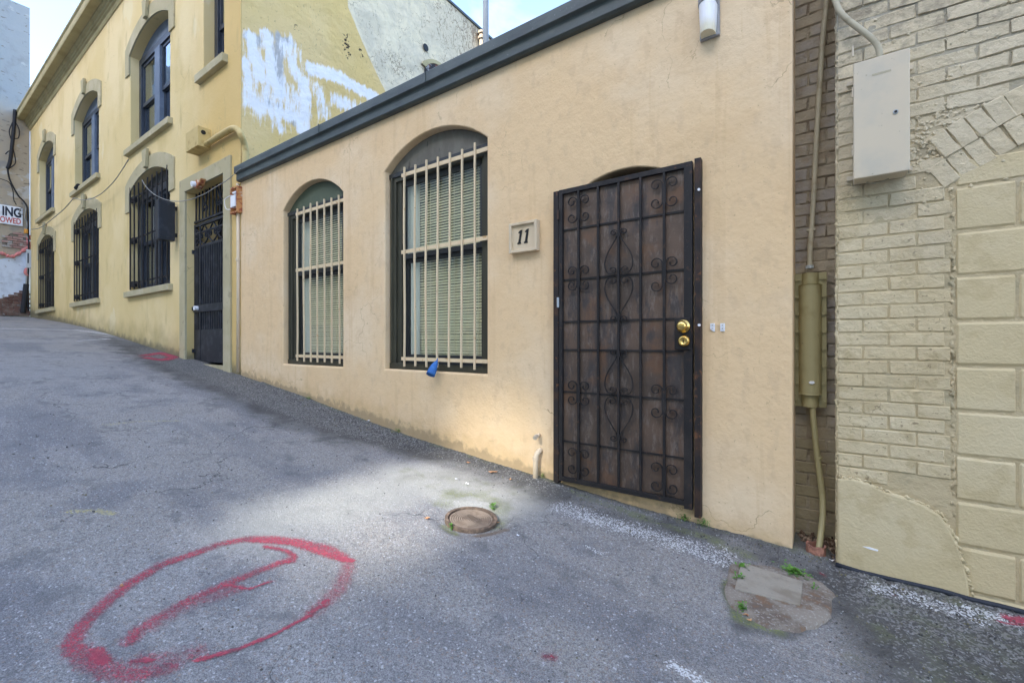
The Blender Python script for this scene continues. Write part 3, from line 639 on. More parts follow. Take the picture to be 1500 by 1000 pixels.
def lyre(x, z, sg, up):
    """long S scroll: a small curl at the tip, a wide belly curling inward at the crossing"""
    n = 16; pts = []
    rt_, rb = .027, .040
    for i in range(n+1):            # tip curl outwards
        t = i/n; a = math.pi*.35-(math.pi*1.9)*(1-t); rr = .008+(rt_-.008)*t
        pts.append((.036-rr*math.cos(a+.3), .385+rr*math.sin(a+.3)))
    pts = [(.034+ (.008+(rt_-.008)*i/n)*math.cos(-2.6*math.pi*(1-i/n)+math.pi*.95), .372+(.008+(rt_-.008)*i/n)*math.sin(-2.6*math.pi*(1-i/n)+math.pi*.95)) for i in range(n+1)]
    pts = [(px, pz) for px, pz in pts]
    for q in ((.010, .345), (.020, .315), (.045, .265), (.072, .21), (.090, .155), (.097, .11), (.094, .07), (.082, .035)): pts.append(q)
    for i in range(n+1):
        t = i/n; a = -.25-(math.pi*2.2)*t; rr = rb*(1-t)+.010*t
        pts.append((.046+rr*math.cos(a), .050+rr*math.sin(a)))
    return ribbon([(x+sg*px, z+up*pz*.76) for px, pz in pts], 'scroll', door, w=.0026)
for z in (rows[1], rows[4]):
    for sg in (-1, 1):
        for up in (-1, 1): lyre(vx[2], z, sg, up)
for v in (318, 444, 655):
    zz = PY(818, v)[2]
    m = MB(); m.tube([(DX0+.045, yl-.006, zz-.035), (DX0+.045, yl-.006, zz+.035)], .0085, 10); m.build('hinge', 'iron_rusty' if v != 444 else 'pole_grey', door, smooth=False)
# lock plate and the two brass locks
lx, lz = PY(1000.5, 488, yl)[0], PY(1000.5, 488, yl)[2]
boxp('lock_plate', (lx-.047, yl-.012, lz-.098), (lx+.045, yl+.001, lz+.092), 'black_iron', door, bevel=.003)
def knob(name, x, z, r, prof, y0):
    n = 24; mb = MB(); vs = []; fs = []
    for (rr, dy) in prof:
        for t in range(n): vs.append((x+rr*r*math.cos(2*math.pi*t/n), y0-dy, z+rr*r*math.sin(2*math.pi*t/n)))
    for i in range(len(prof)-1):
        for t in range(n): fs.append((i*n+t, i*n+(t+1) % n, (i+1)*n+(t+1) % n, (i+1)*n+t))
    fs.append(tuple(range((len(prof)-1)*n, len(prof)*n))); mb.add(vs, fs); return mb.build(name, 'brass', door, smooth=True)
knob('lock_knob', lx+.006, lz+.042, .040, [(1, 0), (1, .006), (.93, .012), (.62, .016), (.60, .03), (.70, .038), (.72, .046), (.62, .056), (.3, .060), (.01, .061)], yl-.012)
knob('deadbolt', lx+.009, lz-.046, .036, [(1, 0), (.98, .010), (.80, .018), (.74, .021), (.5, .022), (.45, .019), (.01, .019)], yl-.012)
boxp('keyhole', (lx+.007, yl-.0345, lz-.056), (lx+.011, yl-.0305, lz-.040), 'number_black', door)
# small fixings on the frame
for u, v in ((1024, 278), (1024.5, 476)):
    x, _, z = PY(u, v, yd); m = MB(); m.tube([(x, yd+.001, z), (x, yd-.008, z)], .008, 10); m.build('bolt', 'plastic_white', outer)

# ------------------------------------------------------------------ things fixed to the beige facade
px, pz = (-2.018-1.762)/2, .795
pl = thing('number_plaque', 'square cream plaque with black slanted number 11 between window and iron door', 'house number', (px, D, pz))
a, b, c, d = -2.018+.004, -1.762, .682-.005, .905
m = MB(); m.box((a+.02, D-.030, c+.02), (b-.02, D-.002, d-.02)); m.build('board', 'plaque_cream', pl)
fr = MB(); fr.box((a, D-.05, c), (a+.022, D-.001, d)); fr.box((b-.022, D-.05, c), (b, D-.001, d)); fr.box((a+.022, D-.049, c), (b-.022, D-.001, c+.02)); fr.box((a+.022, D-.049, d-.02), (b-.022, D-.001, d)); fr.build('frame', 'plaque_cream', pl, bevel=.002)
for dx in (-.034, .026):
    x = px+dx+.002; z0, z1 = pz-.052, pz+.052
    poly = [(x-.020, z0), (x+.012, z0), (x+.010, z0+.010), (x+.006, z0+.014), (x+.022, z1), (x+.008, z1), (x-.012, z1-.016), (x-.010, z1-.022), (x+.003, z1-.020), (x-.012, z0+.014), (x-.020, z0+.010)]
    m = MB(); m.prism(poly, 'y', D-.036, D-.0305); m.build('digit', 'number_black', pl)

lp = PY(1037, 55)
wl = thing('wall_lamp', 'white plastic wall lamp with grey top high on the beige wall', 'lamp', (lp[0], D, lp[2]))
m = MB(); xa, xb = -.632, -.528; zt, zb = 2.035, 1.80
def rr_prism(mb, xa, xb, y0, y1, za, zb2, taper=0):
    n = 10; ring = lambda t, e: [((xa+xb)/2+((xb-xa)/2-e)*math.sin(-math.pi/2+math.pi*i/n), y1-(y1-y0-e)*math.cos(-math.pi/2+math.pi*i/n)**.7 if 0 < i < n else y1) for i in range(n+1)]
    r0 = ring(0, taper); r1 = ring(0, 0); k = n+1
    mb.add([(x, y, za) for x, y in r0]+[(x, y, zb2) for x, y in r1], [(i, (i+1) % k, (i+1) % k+k, i+k) for i in range(k)]+[tuple(range(k-1, -1, -1)), tuple(range(k, 2*k))])
q = MB(); q.box((xa+.004, D-.022, zb-.008), (xb+.008, D-.001, zt-.005)); q.build('base', 'lamp_grey', wl, bevel=.002)
q = MB(); rr_prism(q, xa+.004, xb-.002, D-.105, D-.022, zb, zb+.168, .008); q.build('diffuser', 'lamp_white', wl)
q = MB(); rr_prism(q, xa, xb+.002, D-.11, D-.022, zb+.169, zt); q.build('cap', 'lamp_grey', wl, bevel=.003)

vp = PY(789, 702)
t = thing('vent_pipe', 'short beige elbow pipe rising from the ground left of the iron door', 'pipe', (vp[0], D-.03, G(vp[0])))
e = PY(791, 660)
m = MB(); m.tube([(vp[0], D-.045, G(vp[0])-.05), (vp[0]+.002, D-.045, e[2]-.045), (e[0]-.002, D-.040, e[2]-.015), (e[0]+.006, D-.02, e[2]+.004), (e[0]+.01, D+.01, e[2]+.004)], .020, 14); m.build('pipe', 'pipe_beige', t, smooth=True)
m = MB(); m.tube([(vp[0]+.002, D-.045, e[2]-.060), (vp[0]+.002, D-.045, e[2]-.035)], .0235, 14); m.build('collar', 'pipe_beige', t)
sp = PY(790, 636)
t = thing('wall_spigot', 'small capped water outlet sticking out of wall above the elbow pipe', 'spigot', (sp[0], D, sp[2]))
m = MB(); m.tube([(sp[0], D+.01, sp[2]), (sp[0]+.008, D-.05, sp[2]-.004)], .013, 12); m.build('stub', 'pipe_beige', t, smooth=True)
m = MB(); m.tube([(sp[0]+.008, D-.05, sp[2]-.004), (sp[0]+.014, D-.085, sp[2]-.010)], .017, 6); m.build('cap', 'spigot', t)
for i, u in enumerate((1043.8, 1058.6)):
    p = PY(u, 479); t = thing('wall_clip', ('white wall clip with chipped corner, nearer the iron door' if i == 0 else 'white wall clip with whole square edges, farther from the iron door'), 'clip', (p[0], D, p[2]), 'white clips on the wall beside the iron door')
    poly = [(-.012, .022), (.012, .022), (.012, -.024), (-.012, -.024)] if i else [(-.012, .022), (.013, .022), (.013, -.026), (.006, -.026), (-.012, -.012)]
    m = MB(); m.prism([(p[0]+x, p[2]+z) for x, z in poly], 'y', D-.007, D-.0005); m.build('plate', 'plastic_white', t)
    for dz in (-.008, .010):
        m = MB(); m.tube([(p[0], D-.006, p[2]+dz), (p[0], D-.010, p[2]+dz)], .004, 8); m.build('screw', 'spigot', t)
# blue sleeve hung on the grille
pa, pb = PY(640, 529, D-.012), PY(630, 549, D-.09)
t = thing('blue_sleeve', 'blue fabric bottle sleeve hanging from a bar at the foot of the big window', 'sleeve', pa)
A, B = Vector(pa), Vector(pb); dr_ = (B-A)
n = 18; mb = MB(); prof = [(0, .012), (.12, .019), (.3, .027), (.55, .034), (.8, .038), (1.0, .040), (1.0, .034), (.8, .030)]
ax = dr_.normalized(); sx = ax.cross(Vector((0, 1, 0))).normalized(); sy = ax.cross(sx)
for tt, r in prof:
    for k in range(n):
        an = 2*math.pi*k/n; rr = r*(1+.07*math.sin(3*an+tt*4)); mb.v.append(tuple(A+dr_*tt+(sx*math.cos(an)+sy*math.sin(an))*rr))
mb.f += [(i*n+k, i*n+(k+1) % n, (i+1)*n+(k+1) % n, (i+1)*n+k) for i in range(len(prof)-1) for k in range(n)]+[tuple(range(n-1, -1, -1)), tuple(range((len(prof)-1)*n, len(prof)*n))]
mb.build('sleeve', 'blue_fabric', t, smooth=True)
mb = MB(); mb.add([A+Vector((-.012, 0, -.004)), A+Vector((.012, -.002, 0)), A+Vector((.006, .008, .032)), A+Vector((-.004, .006, .022))], [(0, 1, 2, 3)]); mb.build('torn_strap', 'blue_fabric', t)
mb = MB(); mb.tube([A+Vector((.004, .0, 0)), A+Vector((.016, -.004, -.012)), A+Vector((.02, 0, -.03))], .002, 6); mb.build('hook', 'pole_grey', t)

# ------------------------------------------------------------------ painted brick and block building at the right
rb = thing('brick_building', 'cream painted brick and concrete block wall with rough upper courses and a plastered foot', 'building', (.5, D, G(.5)))
RX0, RX1 = .03, 1.75
def relief_wall(name, x0, x1, z0, z1, y, amp, mat, parent, step=.022):
    xs = np.arange(x0, x1+1e-6, step); zs = np.arange(z0, z1+1e-6, step); xs[-1] = x1
    V = np.array([(x, y+amp*(noise.noise((x*14, z*14, 1))+.6*noise.noise((x*40, z*40, 2))), z) for x in xs for z in zs])
    nz_ = len(zs); I, J = np.meshgrid(np.arange(len(xs)-1), np.arange(nz_-1), indexing='ij'); k = (I*nz_+J).ravel()
    me = mesh_np(name, V-np.array(org(parent)), np.stack([k, k+nz_, k+nz_+1, k+1], 1), mat); return link(name, me, parent)
relief_wall('mortar_bed', RX0+.004, RX1, -1.3, 2.45, D+.0, .003, 'painted_mortar', rb)
m = MB(); m.box((RX0+.006, D+.012, -1.4), (6, 9.2, 6)); m.build('wall', 'painted_mortar', rb)
m = MB(); m.box((RX1+.002, D-.003, -1.4), (6, D+.011, 6)); m.box((RX0+.01, D-.003, 2.46), (RX1, D+.011, 6)); m.build('upper_wall', 'painted_brick', rb)
def rock(mb, c, s, rn):
    base_ = [(-1, 0, 0), (1, 0, 0), (0, -1, 0), (0, 1, 0), (0, 0, -1), (0, 0, 1)]
    rot = Matrix.Rotation(rn.uniform(0, 6.28), 3, 'Z') @ Matrix.Rotation(rn.uniform(0, 6.28), 3, 'X')
    vs = [Vector(c)+rot @ (Vector(b)*rn.uniform(.7, 1.2)*s) for b in base_]
    mb.add(vs, [(0, 2, 5), (2, 1, 5), (1, 3, 5), (3, 0, 5), (2, 0, 4), (1, 2, 4), (3, 1, 4), (0, 3, 4)])
_bm = {}
def brick_mesh(w, h, seed, irr, mat, nx=5, nz=4, proud=.010, name='brick'):
    key = (round(w, 3), round(h, 3), seed, mat, irr)
    if key in _bm: return _bm[key]
    rnd = random.Random(seed*7+int(w*1000)); V = []; Fc = []
    for i in range(nx):
        for j in range(nz):
            fx, fz = i/(nx-1), j/(nz-1); e = (i in (0, nx-1)) or (j in (0, nz-1)); corner = (i in (0, nx-1)) and (j in (0, nz-1))
            # gather rows towards the edges so that the arris is tight
            gxp = [-.5, -.482, 0, .482, .5][i] if nx == 5 else fx-.5
            gzp = [-.5, -.44, .44, .5][j] if nz == 4 else fz-.5
            x = gxp*w+rnd.uniform(-1, 1)*irr*.55; z = gzp*h+rnd.uniform(-1, 1)*irr*.55
            if corner: x *= .985; z *= .95
            V.append((x, (0.004 if e else -.002)+rnd.uniform(-1, 1)*irr*.22-proud+.004, z))
    n = nx*nz
    for i in range(nx-1):
        for j in range(nz-1): k = i*nz+j; Fc.append((k, k+nz, k+nz+1, k+1))
    ring = [i*nz for i in range(nx)]+[(nx-1)*nz+j for j in range(1, nz)]+[i*nz+nz-1 for i in range(nx-2, -1, -1)]+[j for j in range(nz-2, 0, -1)]
    for q in ring: V.append((V[q][0], .012, V[q][2]))
    r = len(ring)
    for i in range(r): Fc.append((ring[i], n+i, n+(i+1) % r, ring[(i+1) % r]))
    me = bpy.data.meshes.new(name); me.from_pydata(V, [], Fc); me.materials.append(MATS[mat])
    me.update(); _bm[key] = me; return me
rnd = random.Random(5)
def put_brick(x0, x1, z, h, y, mat, parent, irr, rot=0, proud=.0065, name='brick', gap=.007):
    w = x1-x0-gap
    if w < .025: return
    me = brick_mesh(w, h-gap+.001, rnd.randint(0, 5), irr, mat, proud=proud, name=name)
    o = link(name, me, parent, ((x0+x1)/2, y+rnd.uniform(-1, 1)*irr*.5, z+h/2+rnd.uniform(-1, 1)*irr*.25))
    o.rotation_euler = (rnd.uniform(-1, 1)*irr*2, rot+rnd.uniform(-1, 1)*irr*1.6, rnd.uniform(-1, 1)*irr*2); return o
AC = (1.55, -.90); AR = 1.947; RING = .235
def inring(x, z, lo=0, hi=RING): r = math.hypot(x-AC[0], z-AC[1]); return AR+lo-.02 < r < AR+hi
CH = .0680; BZ = .247
PLASTER = [(.036, -.70), (.09, -.69), (.16, -.70), (.22, -.73), (.30, -.745), (.36, -.765), (.42, -.80), (.455, -.86), (.48, -.92), (.50, -1.0), (.515, -1.08), (.53, -1.3), (.036, -1.3)]
k = -23
while BZ+CH*k < 2.36:
    z = BZ+CH*k; irr = .0032 if z < .55 else (.0062 if z < 1.0 else .0080)
    if z < .42: xend = .462
    elif z < .72: xend = .466
    else: xend = RX1
    off = [0.0, .105][k % 2]; x = RX0-[.0, .13][k % 2]; x = RX0+.006-([.0, .10][k % 2]) + 0
    while x < xend:
        a = max(x, RX0+.006); b = min(x+.203, xend); cxm = (a+b)/2; zc_ = z+CH/2
        if z > .60 and cxm > .40:
            r = math.hypot(cxm-AC[0], zc_-AC[1])
            if r < AR+RING+.015:       # trim or leave out where the arch ring passes
                rr = math.hypot(a-AC[0], zc_-AC[1])
                if rr > AR+RING+.02 and cxm > .4:
                    bb2 = AC[0]-math.sqrt(max((AR+RING+.02)**2-(zc_-AC[1])**2, 0)); b = min(b, bb2)
                    if b-a < .05: x += .203; continue
                else: x += .203; continue
        if b-a > .035 and z > -.76 and not (z < -.70 and cxm > .25): put_brick(a, b, z, CH, D, 'painted_brick', rb, irr)
        x += .203
    k += 1
# arch ring of two rowlock courses
for ring_i in range(2):
    r0 = AR+.01+ring_i*.115; ang = math.radians(-34 if ring_i else -33.6)
    n = 0
    th_ = math.asin((.44-AC[0])/(r0+.05))
    while True:
        x = AC[0]+(r0+.055)*math.sin(th_); z = AC[1]+(r0+.055)*math.cos(th_)
        if x > RX1-.1: break
        me = brick_mesh(.113, .0665, rnd.randint(0, 5), .0085, 'painted_brick')
        if x > .42:
            o = link('brick', me, rb, (x, D+rnd.uniform(-.004, .003), z)); o.rotation_euler = (0, th_-math.pi/2+rnd.uniform(-.04, .04), 0)
        th_ += .068/(r0+.055)
mb = MB(); rn = random.Random(9)
for _ in range(330):
    t_ = rn.random(); u_, v_ = 1338+rn.gauss(0, 1)*26+60*t_, 245-95*t_+rn.gauss(0, 26)
    if rn.random() < .4: u_, v_ = rn.uniform(1228, 1500), rn.uniform(0, 300)
    p = PY(u_, v_)
    if p[0] > RX1-.1 or p[0] < .06: continue
    c0_, s_ = Vector((p[0], D-.003, p[2])), rn.uniform(.004, .014); k0 = len(mb.v); rock(mb, c0_, s_, rn)
    for q in range(k0, len(mb.v)): mb.v[q] = (mb.v[q][0], D-.003+(mb.v[q][1]-(D-.003))*.55, mb.v[q][2])
mb.build('mortar_crumbs', 'painted_brick', rb)['kind'] = 'stuff'
# concrete blocks
zb0 = -.3175
for r_ in range(-5, 6):
    z = zb0+.2045*r_; vert = .668 if (r_ % 2 == 0) else .668-.203
    js = [.472]+[vert+.406*i for i in range(0, 5) if vert+.406*i > .52]
    for a, b in zip(js[:-1], js[1:]):
        top = z+.2045
        zarch = AC[1]+math.sqrt(AR**2-((a+b)/2-AC[0])**2)
        if z+.10 > zarch-.02: continue
        h = min(.2045, zarch-.01-z)
        put_brick(a, b, z, h, D-.0, 'painted_block', rb, .0018, proud=.008, name='block', gap=.010)
m = MB(); m.prism(PLASTER, 'y', D-.022, D+.01); pz_ = m.build('plaster_patch', 'painted_block', rb, bevel=.010)
# ragged render seam between the pier and the blocks, and around the plaster
def lump_line(pts, r, parent, mat, name, y, n=60, jit=.006):
    mb = MB(); P = [Vector((p[0], y, p[1])) for p in pts]; out = []
    L = [0]
    for a, b in zip(P[:-1], P[1:]): L.append(L[-1]+(b-a).length)
    for i in range(n+1):
        s = L[-1]*i/n; j = max(k for k in range(len(L)) if L[k] <= s+1e-9); j = min(j, len(P)-2)
        q = P[j].lerp(P[j+1], (s-L[j])/max(L[j+1]-L[j], 1e-9)); out.append(q+Vector((rnd.uniform(-jit, jit), rnd.uniform(-.003, .002), rnd.uniform(-jit, jit))))
    mb.tube(out, [r*rnd.uniform(.1, 1.1) for _ in out], 8); return mb.build(name, mat, parent, smooth=True)
lump_line([(.461, .70), (.466, .40), (.462, 0), (.466, -.4), (.468, -.80)], .009, rb, 'painted_mortar', 'render_seam', D+.003, 170, .007)
lump_line([(.04, -.695), (.16, -.70), (.24, -.735), (.36, -.762), (.43, -.805), (.47, -.90), (.50, -1.0), (.52, -1.1), (.53, -1.2)], .009, rb, 'painted_block', 'render_seam', D-.012, 150, .009)
lump_line([(.035, 1.9), (.037, .9), (.035, .2), (.036, -.5), (.037, -1.15)], .008, rb, 'painted_brick', 'render_seam', D+.003, 260, .007)
q = MB(); q.add([(x, D-.0235, z) for x, z in PLASTER[:-2]]+[], [tuple(range(len(PLASTER)-2))])
wp = PY(1275, 803, D-.024)
m = MB(); m.prism([(wp[0]-.03, wp[2]+.002), (wp[0]-.005, wp[2]+.006), (wp[0]+.03, wp[2]+.001), (wp[0]+.028, wp[2]-.006), (wp[0]-.004, wp[2]-.004)], 'y', D-.0245, D-.0215); m.build('paint_smear', 'litter_white', rb)
# membrane at the foot
pts = [PY(u, v, D-.012) for u, v in ((1224, 826), (1260, 838), (1300, 846), (1340, 856), (1380, 866), (1420, 876), (1460, 886), (1500, 897), (1560, 912))]
m = MB(); m.tube([(p[0], D-.022, p[2]+.004+.003*math.sin(i*2.1)) for i, p in enumerate(pts)], .012, 8); m.build('foot_membrane', 'membrane_black', rb, smooth=True)
# recess
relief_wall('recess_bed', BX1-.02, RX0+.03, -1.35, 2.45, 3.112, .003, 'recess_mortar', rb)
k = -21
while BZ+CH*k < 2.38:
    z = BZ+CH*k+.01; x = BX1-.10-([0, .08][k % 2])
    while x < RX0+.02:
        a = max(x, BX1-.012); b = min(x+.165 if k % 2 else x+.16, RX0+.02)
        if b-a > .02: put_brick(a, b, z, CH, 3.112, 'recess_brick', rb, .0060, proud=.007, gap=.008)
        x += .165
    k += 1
m = MB(); m.box((RX0, D+.01, -1.35), (RX0+.008, 3.2, 6)); m.build('pier_side', 'painted_brick', rb)
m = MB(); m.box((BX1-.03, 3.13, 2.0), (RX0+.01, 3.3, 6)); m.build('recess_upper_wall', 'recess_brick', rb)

# electrical cabinet
c0, c1 = PY(1250, 262, D-.13), PY(1333, 70, D-.13)
ex0 = PY(1250, 200, D-.13)[0]; ex1 = PY(1333, 200, D-.13)[0]; ez0 = PY(1250, 263, D-.13)[2]; ez1 = PY(1333, 70, D-.13)[2]
ec = thing('electrical_cabinet', 'tall cream metal electrical cabinet bolted on the painted brick pier', 'electrical box', ((ex0+ex1)/2, D, ez0))
m = MB(); m.box((ex0+.004, D-.118, ez0+.004), (ex1-.004, D-.012, ez1-.004)); m.build('body', 'cabinet_paint', ec, bevel=.003)
m = MB(); m.box((ex0, D-.132, ez0), (ex1, D-.119, ez1)); dd = m.build('door', 'cabinet_paint', ec, bevel=.004)
for hz2 in (.03, ez1-ez0-.05):
    boxp('mounting_tab', (ex0-.022, D-.02, ez0+hz2), (ex0+.004, D-.010, ez0+hz2+.02), 'cabinet_paint', ec); boxp('mounting_tab', (ex1-.004, D-.02, ez0+hz2), (ex1+.022, D-.010, ez0+hz2+.02), 'cabinet_paint', ec)
boxp('faded_label', (ex0+.07, D-.1332, ez1-.085), (ex0+.14, D-.1318, ez1-.076), 'conduit_paint', dd)
m = MB(); m.tube([((ex0+ex1)/2-.05+.012*i, D-.06, ez0-.004-.012*math.sin(math.pi*i/7)) for i in range(8)], .003, 6); m.build('wire_loop', 'conduit_paint', ec)
lk = PY(1312, 164, D-.133)
m = MB(); m.tube([(lk[0], D-.130, lk[2]), (lk[0], D-.136, lk[2])], .010, 16); m.build('lock', 'pole_grey', dd)
m = MB(); m.tube([(lk[0], D-.136, lk[2]), (lk[0], D-.1375, lk[2])], .006, 12); m.build('lock_core', 'number_black', dd)
for dz in (.12, .40, .60): 
    m = MB(); m.tube([(ex0-.002, D-.122, ez0+dz), (ex0-.002, D-.122, ez0+dz+.05)], .004, 8); m.build('hinge', 'cabinet_paint', ec)
# conduit from above into the cabinet
pts = [PY(1208, -60, D-.02), PY(1222, -4, D-.03), PY(1234, 22, D-.05), PY(1262, 45, D-.06), PY(1280, 60, D-.06), PY(1287, 72, D-.06), PY(1289, 88, D-.06)]
cd = thing('cabinet_conduit', 'bent cream conduit entering the top of the electrical cabinet', 'conduit', pts[-1])
def smoothpts(pts, n=6):
    P = [Vector(p) for p in pts]; out = []
    for i in range(len(P)-1):
        p0, p1, p2, p3 = P[max(i-1, 0)], P[i], P[i+1], P[min(i+2, len(P)-1)]
        for k in range(n):
            t = k/n; out.append(.5*((2*p1)+(p2-p0)*t+(2*p0-5*p1+4*p2-p3)*t*t+(3*p1-p0-3*p2+p3)*t*t*t))
    return out+[P[-1]]
m = MB(); m.tube(smoothpts(pts), .0135, 12); m.build('pipe', 'conduit_paint', cd, smooth=True)
m = MB(); m.tube([Vector(pts[-1])+Vector((0, 0, .004)), Vector(pts[-1])-Vector((0, 0, .02))], .023, 12); m.build('coupling', 'black_iron', cd)
# riser with its cover, upper and lower pipes
YR = 3.06
r0, r1 = PY(1164, 403, YR), PY(1211, 597, YR)
rx0, rx1, rz0, rz1 = r0[0], r1[0]+.0, r1[2], PY(1190, 400, YR)[2]
rc = thing('riser_cover', 'olive bolted half-round pipe cover mounted in the brick recess', 'pipe cover', ((rx0+rx1)/2, YR, rz0))
m = MB(); m.box((rx0, YR-.008, rz0), (rx1, YR-.001, rz1)); m.build('flange', 'riser_paint', rc, bevel=.002)
cxr = (rx0+rx1)/2
def halftube(mb, x, y, r, z0, z1, n=16):
    ring = lambda z: [(x-r*math.cos(math.pi*i/n), y-r*1.15*math.sin(math.pi*i/n), z) for i in range(n+1)]
    k = n+1; mb.add(ring(z0)+ring(z1), [(i, i+1, i+1+k, i+k) for i in range(n)]+[tuple(range(k)), tuple(range(2*k-1, k-1, -1))])
m = MB(); halftube(m, cxr-.001, YR-.008, .054, rz0+.072, rz1-.068); m.build('cover', 'riser_paint', rc, smooth=False, bevel=.004)
m = MB(); halftube(m, cxr-.001, YR-.008, .040, rz0+.002, rz0+.0718); m.build('neck', 'riser_paint', rc); m = MB(); halftube(m, cxr-.001, YR-.008, .040, rz1-.0678, rz1-.002); m.build('neck', 'riser_paint', rc)
for i in range(8):
    zz = rz0+.035+(rz1-rz0-.07)*i/7
    for x in (rx0+.016, rx1-.016):
        q = link('bolt', _cache.setdefault('bolt', (lambda: (lambda mb: (lambda me: (me.from_pydata(mb.v, [], mb.f), me.materials.append(MATS['riser_paint']), me)[2])(bpy.data.meshes.new('bolt')))(MB().tube([(0, 0, 0), (0, -.014, 0)], .0085, 6).box((-.016, -.005, -.004), (.018, 0, .004))))()), rc, (x, YR-.009, zz))
        q.rotation_euler = (0, rnd.uniform(-.3, .3), 0)
sx_, sz_ = PY(1189, 560, YR-.07)[0], PY(1189, 560, YR-.07)[2]
m = MB(); m.tube([(sx_-.004, YR-.0745, sz_), (sx_+.006, YR-.077, sz_)], .0, 6); q = MB(); q.prism([(sx_-.014, sz_), (sx_-.006, sz_+.008), (sx_+.010, sz_+.007), (sx_+.014, sz_-.002), (sx_+.004, sz_-.009), (sx_-.008, sz_-.007)], 'y', YR-.076, YR-.066); q.build('sticker', 'litter_white', rc)
up = [PY(1214, -60, YR-.01), PY(1211, 0, YR-.01), PY(1205, 60, YR-.01), PY(1201, 120, YR-.01), PY(1195, 220, YR-.015), PY(1191, 300, YR-.02), PY(1187, 360, YR-.03), PY(1186, 394, YR-.03)]
t = thing('riser_pipe', 'long thin pipe running down the recess into the top of the bolted cover', 'pipe', up[-1])
m = MB(); m.tube(smoothpts(up), .0125, 12); m.build('pipe', 'conduit_paint', t, smooth=True)
m = MB(); zc_ = PY(1186, 391, YR)[2]; m.tube([(up[-1][0], YR-.03, zc_-.012), (up[-1][0], YR-.03, zc_+.004)], .020, 10); m.build('coupling', 'pole_grey', t)
cl = PY(1188, 337, YR-.02); m = MB(); m.box((cl[0]-.02, YR-.035, cl[2]-.006), (cl[0]+.02, YR-.002, cl[2]+.006)); m.build('clamp', 'conduit_paint', t)
lo = [PY(1190, 596, YR-.03), PY(1194, 640, YR-.03), PY(1200, 690, YR-.03), PY(1204.5, 725, YR-.04), PY(1205, 755, YR-.08), PY(1202, 785, YR-.13), PY(1199, 808, YR-.17)]
t = thing('lower_riser_pipe', 'olive bent pipe dropping from the bolted cover into the terracotta pot', 'pipe', lo[-1])
m = MB(); m.tube(smoothpts(lo), .0150, 12); m.build('pipe', 'riser_paint', t, smooth=True)
cc = Vector(PY(1199, 670, YR-.03)); m = MB(); m.tube([cc+Vector((-.0005, 0, .006)), cc-Vector((-.0005, 0, .006))], .0185, 12); m.build('coupling', 'riser_paint', t)
tp = PY(1195, 812, 2.89)
t = thing('terracotta_pipe', 'broken terracotta drain pipe standing at the foot of the recess', 'drain pipe', (tp[0], 2.89, -1.16))
mb = MB(); n = 20; zt_ = PY(1196, 797, 2.89)[2]
prof = [(.045, -1.24, 0), (.045, zt_, .003), (.036, zt_-.001, .003), (.036, zt_-.07, 0)]
for r, z, j in prof:
    for k in range(n): an = 2*math.pi*k/n; mb.v.append((tp[0]+r*math.cos(an), 2.89+r*math.sin(an), z+j*math.sin(5*an+1)*1.2))
mb.f += [(i*n+k, i*n+(k+1) % n, (i+1)*n+(k+1) % n, (i+1)*n+k) for i in range(3) for k in range(n)]
mb.build('pipe', 'terracotta', t)
mb = MB(); rn = random.Random(3)
for _ in range(420):
    x = rn.uniform(BX1+.005, RX0-.002); y = rn.uniform(2.86, 3.10); zz = -1.155+(.035 if y > 2.98 else .0)*rn.random()+.10*max(0, y-2.95); rock(mb, (x, y, zz), rn.uniform(.005, .019), rn)
tag(mb.build('rubble', 'debris'), 'brown rubble and dead leaves heaped in the recess round the terracotta pipe', 'rubble', kind='stuff')

# ------------------------------------------------------------------ yellow two-storey building
yb = thing('yellow_building', 'two-storey yellow stucco building with arched windows, barred below, and heavy cornice', 'building', (-14, D, G(-14)))
YX0, YX1 = -21.5, -6.565
ups, lows = [], []
for (a, b) in ((-11.26, -9.16), (-15.64, -13.46), (-20.02, -17.95)):
    ups.append(dict(x0=a, x1=b, z0=3.77, z1=5.62, rise=.27, depth=.42))
    lows.append(dict(x0=a, x1=b, z0=.97, z1=2.91, rise=.24, depth=.42))
nar = dict(x0=-7.80, x1=-7.09, z0=4.07, z1=5.62, rise=.14, depth=.42)
gate_o = dict(x0=-8.44, x1=-7.05, z0=-.345, z1=2.40, rise=0, depth=.45)
facade('wall', YX0, YX1, 7.10, ups+lows+[nar, gate_o], 'stucco_yellow', yb, back=.5, cham=.012)
prof = [(2.95, 6.93), (2.835, 6.93), (2.815, 6.97), (2.815, 7.02), (2.785, 7.04), (2.785, 7.08), (2.76, 7.09), (2.76, 7.15), (2.72, 7.17), (2.72, 7.21), (2.565, 7.22), (2.555, 7.25), (2.555, 7.38), (2.53, 7.41), (2.53, 7.45), (3.3, 7.45)]
m = MB(); m.prism(prof, 'x', YX0-.0, YX1+.005); m.build('cornice', 'cornice_paint', yb)
